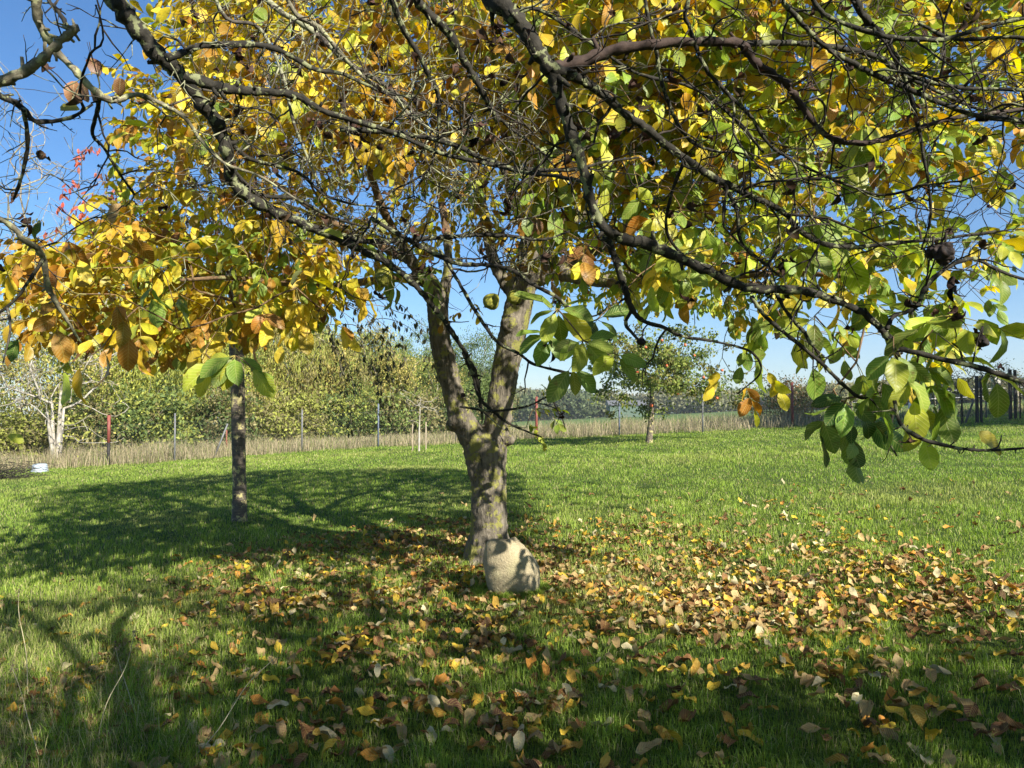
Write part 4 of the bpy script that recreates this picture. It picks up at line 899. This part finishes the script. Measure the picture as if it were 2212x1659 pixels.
# ------------------------------------------------------------------ fence along the lawn
M_redp = plain('red painted post', (.24, .065, .045), (.15, .04, .03), 8, .6, .002); M_grey = plain('grey steel post', (.10, .10, .10), (.17, .17, .17), 12, .6, .002)
M_blue = plain('blue painted post', (.07, .09, .13), (.12, .14, .18), 12, .6, .002); M_dark = plain('dark tarred post', (.010, .009, .008), (.03, .026, .022), 14, .75, .003)
M_rust = plain('rusty steel', (.16, .05, .03), (.25, .10, .06), 20, .8, .002); M_wire = plain('fence wire', (.05, .07, .055), (.09, .11, .09), 30, .6, .001)
FP = [(-120, 1014, 905, M_grey, 'd'), (63, 1003, 915, M_dark, None), (234, 1005, 897, M_dark, 'red'), (377, 996, 893, M_grey, None), (489, 981, 929, M_rust, 'rusty'), (652, 976, 885, M_grey, None), (817, 966, 872, M_blue, 'blue'), (985, 955, 868, M_grey, None), (1159, 948, 857, M_redp, 'red'), (1338, 942, 872, M_blue, 'blue'), (1518, 935, 838, M_grey, None), (1712, 923, 826, M_redp, 'red'), (1913, 921, 835, M_dark, None), (2130, 905, 830, M_grey, None), (2400, 893, 810, M_grey, None)]
fb0 = G(1106, 952); fence = empty('wire_fence', fb0, 'wire mesh fence on red, grey and blue posts around the lawn', 'fence')
prev = None; wm = MB()
for px, py, ty, mt, lb_ in FP:
    b = G(px, py)
    if px > 1950: b = at_px(px, 27.5); b[2] = gz(b[0], b[1])
    h = (py-ty)/F*b[1] if px <= 1950 else 1.7
    mb = MB(); r = .05 if lb_ == 'red' else .032
    mb.tube([b-[0, 0, .1], b+[0, 0, h*.5], b+[0, 0, h]], [r, r, r], 8)
    if px == 234:
        mb = MB(); mb.tube([b-[0, 0, .1], b+[0, 0, h*.45]], [.055, .055], 8); o = mb.build('post', M_dark, fence); mb = MB(); mb.tube([b+[0, 0, h*.45], b+[0, 0, h]], [.058, .058], 8); mb.build('red_sleeve', M_redp, o)
        o['label'] = 'black fence post with red painted top'
    else:
        o = mb.build('post', mt, fence)
        if lb_ in ('red', 'blue', 'rusty'): o['label'] = {'red': 'red painted fence post', 'blue': 'blue fence post', 'rusty': 'rusty leaning fence post'}[lb_]
    if prev is not None:
        L = np.linalg.norm(b-prev); hh = 1.35
        for z in (.08, .7, 1.38): wm.tube([prev+[0, -.04, z], (prev+b)/2+[0, -.04, z-.02], b+[0, -.04, z]], [.0035]*3, 3, 0, False)
        k = int(L/.13)
        for i in range(k+10):
            for sgn in (0, 1):
                s0, s1 = (i-10)/k, (i)/k
                a0, a1 = max(s0, 0), min(s1, 1)
                if a1 <= a0: continue
                z0, z1 = .08+(a0-s0)/(s1-s0)*1.3, .08+(a1-s0)/(s1-s0)*1.3
                if sgn: z0, z1 = 1.46-z0, 1.46-z1
                wm.tube([prev+(b-prev)*a0+[0, -.04, z0], prev+(b-prev)*a1+[0, -.04, z1]], [.0016]*2, 3, 0, False)
    prev = b
wm.build('wire_mesh', M_wire, fence)
b0 = G(462, 990); mb = MB(); mb.tube([b0, b0+[.45, .1, 1.25]], [.03, .03], 8); o = mb.build('brace', M_grey, fence)

# dark trellis posts at the right edge and further posts
tb0 = at_px(2120, 25.2); tb0[2] = gz(tb0[0], tb0[1])
trel = empty('trellis', tb0, 'row of tall dark posts with wires at the right edge of the lawn', 'trellis')
for px, py, ty, wd_ in ((2111, 915, 812, .038), (2120, 914, 818, .03), (2183, 908, 798, .04), (2194, 907, 799, .035), (2204, 906, 825, .018), (2260, 903, 795, .045)):
    b = G(px, py); h = (py-ty)/F*b[1]; mb = MB(); mb.box(b+[0, 0, h/2-.05], (wd_, wd_, h/2+.05)); mb.build('post', M_dark, trel, False)
b = G(2085, 915); mb = MB(); mb.tube([b, b+[.62, 0, 1.65]], [.035, .03], 8); mb.build('brace', M_grey, trel)
mb = MB()
for z in (.5, 1.0, 1.5): mb.tube([G(2116, 915)+[0, -.06, z], G(2186, 908)+[0, -.06, z], G(2260, 903)+[0, -.06, z]], [.004]*3, 4, 0, False)
mb.build('wire', M_wire, trel)
b = at_px(2152, 36); b[2] = gz(b[0], b[1]); mb = MB(); mb.box(b+[0, 0, .95], (.14, .14, 1.05)); o = mb.build('concrete_post', plain('concrete', (.36, .34, .30), (.46, .44, .39), 12, .9, .004), None, False); tag(o, 'pale square concrete post behind the dark trellis', 'post')
# white tape paddock fence beyond
pf0 = at_px(2100, 52); pf0[2] = gz(pf0[0], pf0[1]); pf = empty('paddock_fence', pf0, 'low paddock fence with white tapes far behind the trellis', 'fence')
mb = MB(); tp_ = []
M_white = plain('white tape', (.6, .6, .6), (.72, .72, .72), 10)
pp = []
for px in (1840, 1930, 2020, 2110, 2200, 2290):
    b = at_px(px, 52+(px-1800)*.01); b[2] = gz(b[0], b[1]); pp.append(b); q = MB(); q.tube([b-[0, 0, .1], b+[0, 0, 1.45]], [.04, .04], 6); q.build('post', M_wood, pf)
for z in (.75, 1.3): mb.tube([a+[0, -.05, z] for a in pp], [.014]*len(pp), 4)
mb.build('tape', M_white, pf)
# white marker posts in the distance
b = at_px(1938, 44); b[2] = gz(b[0], b[1]); mb = MB(); mb.box(b+[0, 0, .55], (.09, .09, .6)); tag(mb.build('white_post', M_white, None, False), 'short white post in the field beyond the lawn', 'post')

# green field shed far away
b, H = T(1352, 150, 868); e = empty('shed', b, 'small green shed far across the field right of the walnut', 'shed')
M_shed = plain('green sheet', (.06, .10, .07), (.09, .13, .09), 3); mb = MB(); mb.box(b+[0, 0, 1.1], (3.6, 3, 1.3)); mb.build('wall', M_shed, e, False)
mb = MB(); mb.raw([b+[-3.9, -3.3, 2.4], b+[3.9, -3.3, 2.4], b+[3.9, 3.3, 2.4], b+[-3.9, 3.3, 2.4], b+[-3.9, 0, 3.4], b+[3.9, 0, 3.4]], [(0, 1, 5, 4), (2, 3, 4, 5), (0, 4, 3), (1, 2, 5), (3, 2, 1, 0)]); mb.build('roof', M_grey, e, False)

# white tub at the left edge of the lawn
b = G(86, 1019); e = empty('tub', b, 'pale blue white upturned tub in the grass by the left fence', 'tub')
M_tub = plain('pale plastic', (.27, .32, .36), (.36, .41, .45), 10, .45, .001)
mb = MB(); hp = [(.001, .26), (.13, .26), (.17, .25), (.19, .22), (.205, .05), (.225, .04), (.225, .0)]
mb.tube([b+[0, 0, z] for r_, z in hp][::-1], [r_*1.12 for r_, z in hp][::-1], 24, 0, False); mb.build('shell', M_tub, e)
mb = MB(); th = np.linspace(0, np.pi, 12); mb.tube([b+[-.12+.11*math.cos(a), -.225-.02, .10+.11*math.sin(a)] for a in th], [.008]*12, 6); mb.build('handle', M_grey, e)

# brushwood heap at left edge
b = G(12, 1035); o_ = MB(); 
for k in range(260):
    c0 = b+[rs.randn()*.4, rs.randn()*.25, abs(rs.randn())*.22]; d = randdir(1)[0]*[1, 1, .45]; L = .3+.7*rs.rand(); c0[2] = max(c0[2], gz(c0[0], c0[1])+.03)
    p1 = c0+d*L*.5; p2_ = c0+d*L; p1[2] = max(p1[2], b[2]+.02); p2_[2] = max(p2_[2], b[2]+.02)
    o_.tube([c0, p1+rs.randn(3)*.04, p2_], [.007, .005, .003], 4)
o = o_.build('brush_heap', M_qtwig); tag(o, 'heap of cut brushwood at the left edge of the lawn', 'heap')

# ------------------------------------------------------------------ dry tall grass by the fence
def along(n, x0, x1, dmin, dmax):
    px = x0+(x1-x0)*rs.rand(n); D = np.interp(px, [-200, 63, 234, 377, 652, 817, 1159, 1338, 1518, 1712, 2300], [25, 25.3, 25.7, 26.2, 28.1, 28.7, 28.8, 28.7, 27.8, 28.4, 28])+dmin+(dmax-dmin)*rs.rand(n)
    return (px-CX)/F*D, D, px
n = 70000; x, y, px = along(n, -200, 2300, -.5, 4.5)
k = rs.rand(n) < np.interp(px, [0, 900, 1000, 1700, 1760, 1800, 2300], [1, 1, .8, .8, .4, .05, .05]); x, y, px = x[k], y[k], px[k]; n = len(x)
k = rs.rand(n) < np.clip(.55+.9*vn(x, y, 3.2, 31)+.25*(y-np.interp(px, [-200, 234, 652, 817, 2300], [25, 25.7, 28.1, 28.7, 28])), .1, 1); x, y, px = x[k], y[k], px[k]; n = len(x)
hh = np.interp(px, [-200, 300, 700, 900, 1150, 1700, 2300], [.75, .8, .6, .5, .75, .7, .4])*(.25+.9*rs.rand(n)**1.8)*(1+.4*vn(x, y, 2, 12))
col = np.where(rs.rand(n, 1) < .8, np.array([[.43, .36, .235]]), np.array([[.22, .26, .08]]))*(.5+.75*rs.rand(n, 1))
tag(grass('dry_grass', x, y, hh, np.full(n, .013), col, .5, M_straw), 'tall straw coloured grass along the fence', 'dry grass', kind='stuff')
# rough grass on the field strip
n = 26000; y = 31+29*rs.rand(n)**1.5; x = (rs.rand(n)*2-1)*(y*.8); col = np.where(rs.rand(n, 1) < .35, np.array([[.36, .31, .16]]), np.array([[.13, .19, .045]]))*(.7+.5*rs.rand(n, 1))
tag(grass('field_grass', x, y, .18+.2*rs.rand(n), np.full(n, .03), col, .5, M_straw), 'rough grass at the near side of the field', 'grass', kind='stuff')

# ------------------------------------------------------------------ stone
sb_ = G(1104, 1290); stone = None
n, m_ = 36, 28; V = []
for i in range(m_+1):
    a = math.pi*i/m_
    for j in range(n):
        th = 2*math.pi*j/n; v = np.array([math.cos(th)*math.sin(a), math.sin(th)*math.sin(a), math.cos(a)])
        v = np.sign(v)*np.abs(v)**.86; v = v/max(np.linalg.norm(v)**.5, .3)
        # broad shoulder left, slope right; flattened front
        X = .235*v[0]*(1+.05*math.sin(3*a)); Y = .17*v[1]; Z = .262*v[2]
        Z += -.075*max(0, X/.2)*max(0, v[2])*1.2+.03*max(0, -X/.26)*max(0, v[2]); Z = min(Z, .225+.02*math.sin(X*20)); X += .03*max(0, -v[2]); X -= .03*v[2]
        k_ = 1+.035*math.sin(3.1*v[0]+2*v[2])+.03*math.sin(5*v[2]+4*v[1])
        V.append((X*k_, Y*k_, Z*k_))
V = np.array(V); Qd = np.array([(i*n+j, (i+1)*n+j, (i+1)*n+(j+1) % n, i*n+(j+1) % n) for i in range(m_) for j in range(n)])
me = mesh_arrays('boulder', V, Qd.ravel(), np.arange(len(Qd))*4)
m, t, o = newmat('sandstone'); n1 = noise(t, 5, 6, .6); n2 = noise(t, 60, 5, .7); n3 = noise(t, 3, 3, .5)
c = ramp(t, n1, ((.3, (.31, .25, .145)), (.7, (.44, .37, .22)))); c = mixc(t, .35, c, ramp(t, n2, ((.35, (.16, .125, .07)), (.65, (.40, .34, .22)))))
c = mixc(t, ramp(t, n3, ((.55, (0, 0, 0)), (.7, (.5, .5, .5)))), c, (.19, .19, .08))
p = N(t, 'ShaderNodeBsdfPrincipled', i_Roughness=.9); t.links.new(c, p.inputs['Base Color']); t.links.new(bump(t, n2, 1, .012), p.inputs['Normal']); t.links.new(p.outputs[0], o.inputs[0])
stone = link('boulder', me, m, None, sb_+[0.0, .10, .20]); stone.rotation_euler = (R(-6), R(4), R(-8))
tag(stone, 'rounded tan boulder leaning against the foot of the walnut', 'boulder')
disp(stone, .16, .04); disp(stone, .05, .012); disp(stone, .015, .004)

# ------------------------------------------------------------------ fallen leaves
def leafdens(x, y):
    px = CX+x/y*F
    d = 1.5*np.exp(-((x+1.0)/1.2)**2-((y-7.9)/1.1)**2)+.8*np.exp(-((x+1.2)/1.5)**2-((y-6.3)/1.0)**2)+1.3*np.exp(-((x-1.0)/1.7)**2-((y-6.6)/1.3)**2)+1.5*np.exp(-((x-1.9)/1.3)**2-((y-5.1)/.75)**2)
    d += .40*np.exp(-((x+.3)/2.6)**2-((y-4.8)/1.2)**2)+.13*np.exp(-((y-3.4)/1.3)**2)+.07*np.exp(-((y-8.5)/2.5)**2-((x-3)/3)**2)
    d *= .42+.95*(vn(x, y, 2.6, 21) > -.06)*np.clip(.6+vn(x, y, 1.9, 22)*2+vn(x, y, 6, 23), 0, 1.6)
    return d*(y < 13)
LC = {'yellow': (.52, .35, .035), 'golden': (.40, .23, .04), 'tan': (.38, .26, .125), 'russet': (.21, .09, .04), 'dark brown': (.115, .055, .032), 'pale': (.46, .40, .26), 'orange': (.50, .21, .04)}
keys = list(LC); kp = np.array([.12, .10, .34, .22, .11, .07, .04])
X = []; Yy = []
while len(X) < 7400:
    y = 2.2+10.5*rs.rand(6000); x = (rs.rand(6000)*2-1)*(.72*y+1.4); k = rs.rand(6000) < leafdens(x, y)*.9; X += list(x[k]); Yy += list(y[k])
X = np.array(X[:7400]); Yy = np.array(Yy[:7400])
px, py = CX+X/Yy*F, None
infr = (np.abs(X/Yy) < .70) & (Yy > 3.05); order = np.argsort(np.where(infr, Yy, 99)); ind = order[:300]; rest = order[300:]
lb = LB(); kk = rs.choice(len(keys), size=len(rest), p=kp); m_ = len(rest)
colr = np.array([LC[keys[i]] for i in kk])*(1+.2*rs.randn(m_, 1))
a = rs.rand(m_)*6.28; d = np.column_stack([np.cos(a), np.sin(a), .13*rs.randn(m_)]); x, y = X[rest], Yy[rest]
lnn = .055+.055*rs.rand(m_); curl = np.where(rs.rand(m_) < .35, .8+.9*rs.rand(m_), .3*rs.randn(m_)+.35)
lb.add(np.column_stack([x, y, gz(x, y)+.014+.03*rs.rand(m_)]), d, np.column_stack([.22*rs.randn(m_), .22*rs.randn(m_), np.ones(m_)]), lnn, lnn*(.42+.18*rs.rand(m_)), curl*np.where(rs.rand(m_) < .5, 1, -1), .25+.5*rs.rand(m_), np.clip(colr, .02, .9))
tag(lb.build('leaf_litter', M_litter, wav=.2), 'scattered fallen walnut leaves on the lawn farther back', 'fallen leaves', kind='stuff')
protos = {}
for ki, key in enumerate(keys):
    for v, (cv, nm) in enumerate(((.3, 'flat'), (1.5, 'curled'), (-.9, 'cupped'))):
        l1 = LB(); ln = .10; l1.add((0, -ln/2, 0), (0, 1, .05), (0, 0, 1), ln, ln*(.46+.08*v*.5), cv, .3+.25*v, jitcol(LC[key], 1, .08, .03)[0])
        o = l1.build('fallen_leaf', M_litter, None, 'walnut', origin=np.zeros(3), wav=.17); me = o.data
        bpy.data.objects.remove(o); co = np.empty(len(me.vertices)*3, np.float32); me.vertices.foreach_get('co', co); co = co.reshape(-1, 3); co[:, 2] -= co[:, 2].mean(); me.vertices.foreach_set('co', co.ravel()); me.update()
        protos[(key, nm)] = me
def zone(x, y):
    px = CX+x/y*F
    rows = ((3.3, 'bottom edge'), (3.6, 'lower foreground'), (3.95, 'shaded foreground'), (4.35, 'middle foreground'), (4.8, 'upper foreground'), (99, 'leaf carpet'))
    cols_ = ((200, 'far left'), (480, 'left side'), (760, 'inner left'), (1000, 'left of centre'), (1210, 'centre'), (1450, 'right of centre'), (1730, 'inner right'), (2000, 'right side'), (9999, 'far right'))
    return [c for a, c in cols_ if px < a][0], [c for a, c in rows if y < a][0]
seen = set()
for i in ind:
    s, d = zone(X[i], Yy[i])
    for _ in range(40):
        key = keys[rs.choice(len(keys), p=kp)]; nm = ('flat', 'flat', 'curled', 'cupped')[rs.randint(4)]; size = 1.05*(.6+.75*rs.rand())
        sz = 'large' if size > 1.15 else 'small' if size < .9 else 'mid sized'
        lab_ = f'{sz} {nm} {key} fallen leaf, {s} of the {d}'
        if lab_ not in seen: break
    seen.add(lab_); o = bpy.data.objects.new('fallen_leaf', protos[(key, nm)]); C.objects.link(o)
    o.scale = (size*(.85+.3*rs.rand()), size, size)
    o.location = (X[i], Yy[i], float(gz(X[i], Yy[i]))+.028+.025*rs.rand()); o.rotation_euler = (rs.randn()*.15, rs.randn()*.17, rs.rand()*6.28)
    tag(o, lab_, 'fallen leaf', 'fallen walnut leaves on the grass')
# dry weed stalks, lower left
M_stalk = plain('dry stalk', (.34, .29, .16), (.50, .44, .28), 30, .8, .001)
for bx, by, tx, ty, lab_ in ((700, 1665, 1010*.864*.6+110, 1425, None),):
    pass
WS = [((405, 1640), (590, 1425), 'long dry weed stalk leaning right with a seed head, lower left'), ((300, 1560), (250, 1400), 'short upright dry stalk with a pale seed head, lower left'), ((95, 1660), (25, 1440), 'pale dry stalk at the bottom left corner'), ((205, 1620), (290, 1370), 'thin dry stalk leaning right of the corner'), ((60, 1500), (40, 1280), 'upright brown dock stalk at the left edge')]
for (x0, y0), (x1, y1), lab_ in WS:
    g0 = G(x0, min(y0, 1655)); g1 = P(x1, y1, g0[1]-.05); e = empty('weed_stalk', g0, lab_, 'weed', 'dry weed stalks at lower left')
    mb = MB(); pts, rr = cmr([g0-[0, 0, .02], g0*.6+g1*.4+rs.randn(3)*.012, g0*.25+g1*.75+rs.randn(3)*.012, g1], [.0026, .0022, .0018, .0014], 4); mb.tube(pts, rr, 5); mb.build('stem', M_stalk, e)
    lb = LB()
    for _ in range(26): lb.add(g1+rs.randn(3)*[.010, .010, .014], rs.randn(3)+[0, 0, .6], randdir(1)[0], .014, .006, .3, .3, jitcol((.30, .24, .14), 1, .25)[0])
    lb.build('seed_head', M_straw, e, 'narrow')
# ------------------------------------------------------------------ haze
hz = MB(); hz.box(np.array([0, 430, 15.]), (560, 500, 55.)); m = bpy.data.materials.new('pale air'); m.use_nodes = True; t = m.node_tree; t.nodes.clear()
o = t.nodes.new('ShaderNodeOutputMaterial'); pv = t.nodes.new('ShaderNodeVolumePrincipled'); pv.inputs['Density'].default_value = .0005; pv.inputs['Color'].default_value = (.80, .88, 1, 1); pv.inputs['Anisotropy'].default_value = .2
t.links.new(pv.outputs[0], o.inputs['Volume']); tag(hz.build('haze', m, None, False), kind='stuff')
sc.cycles.volume_bounces = 0
print('done')
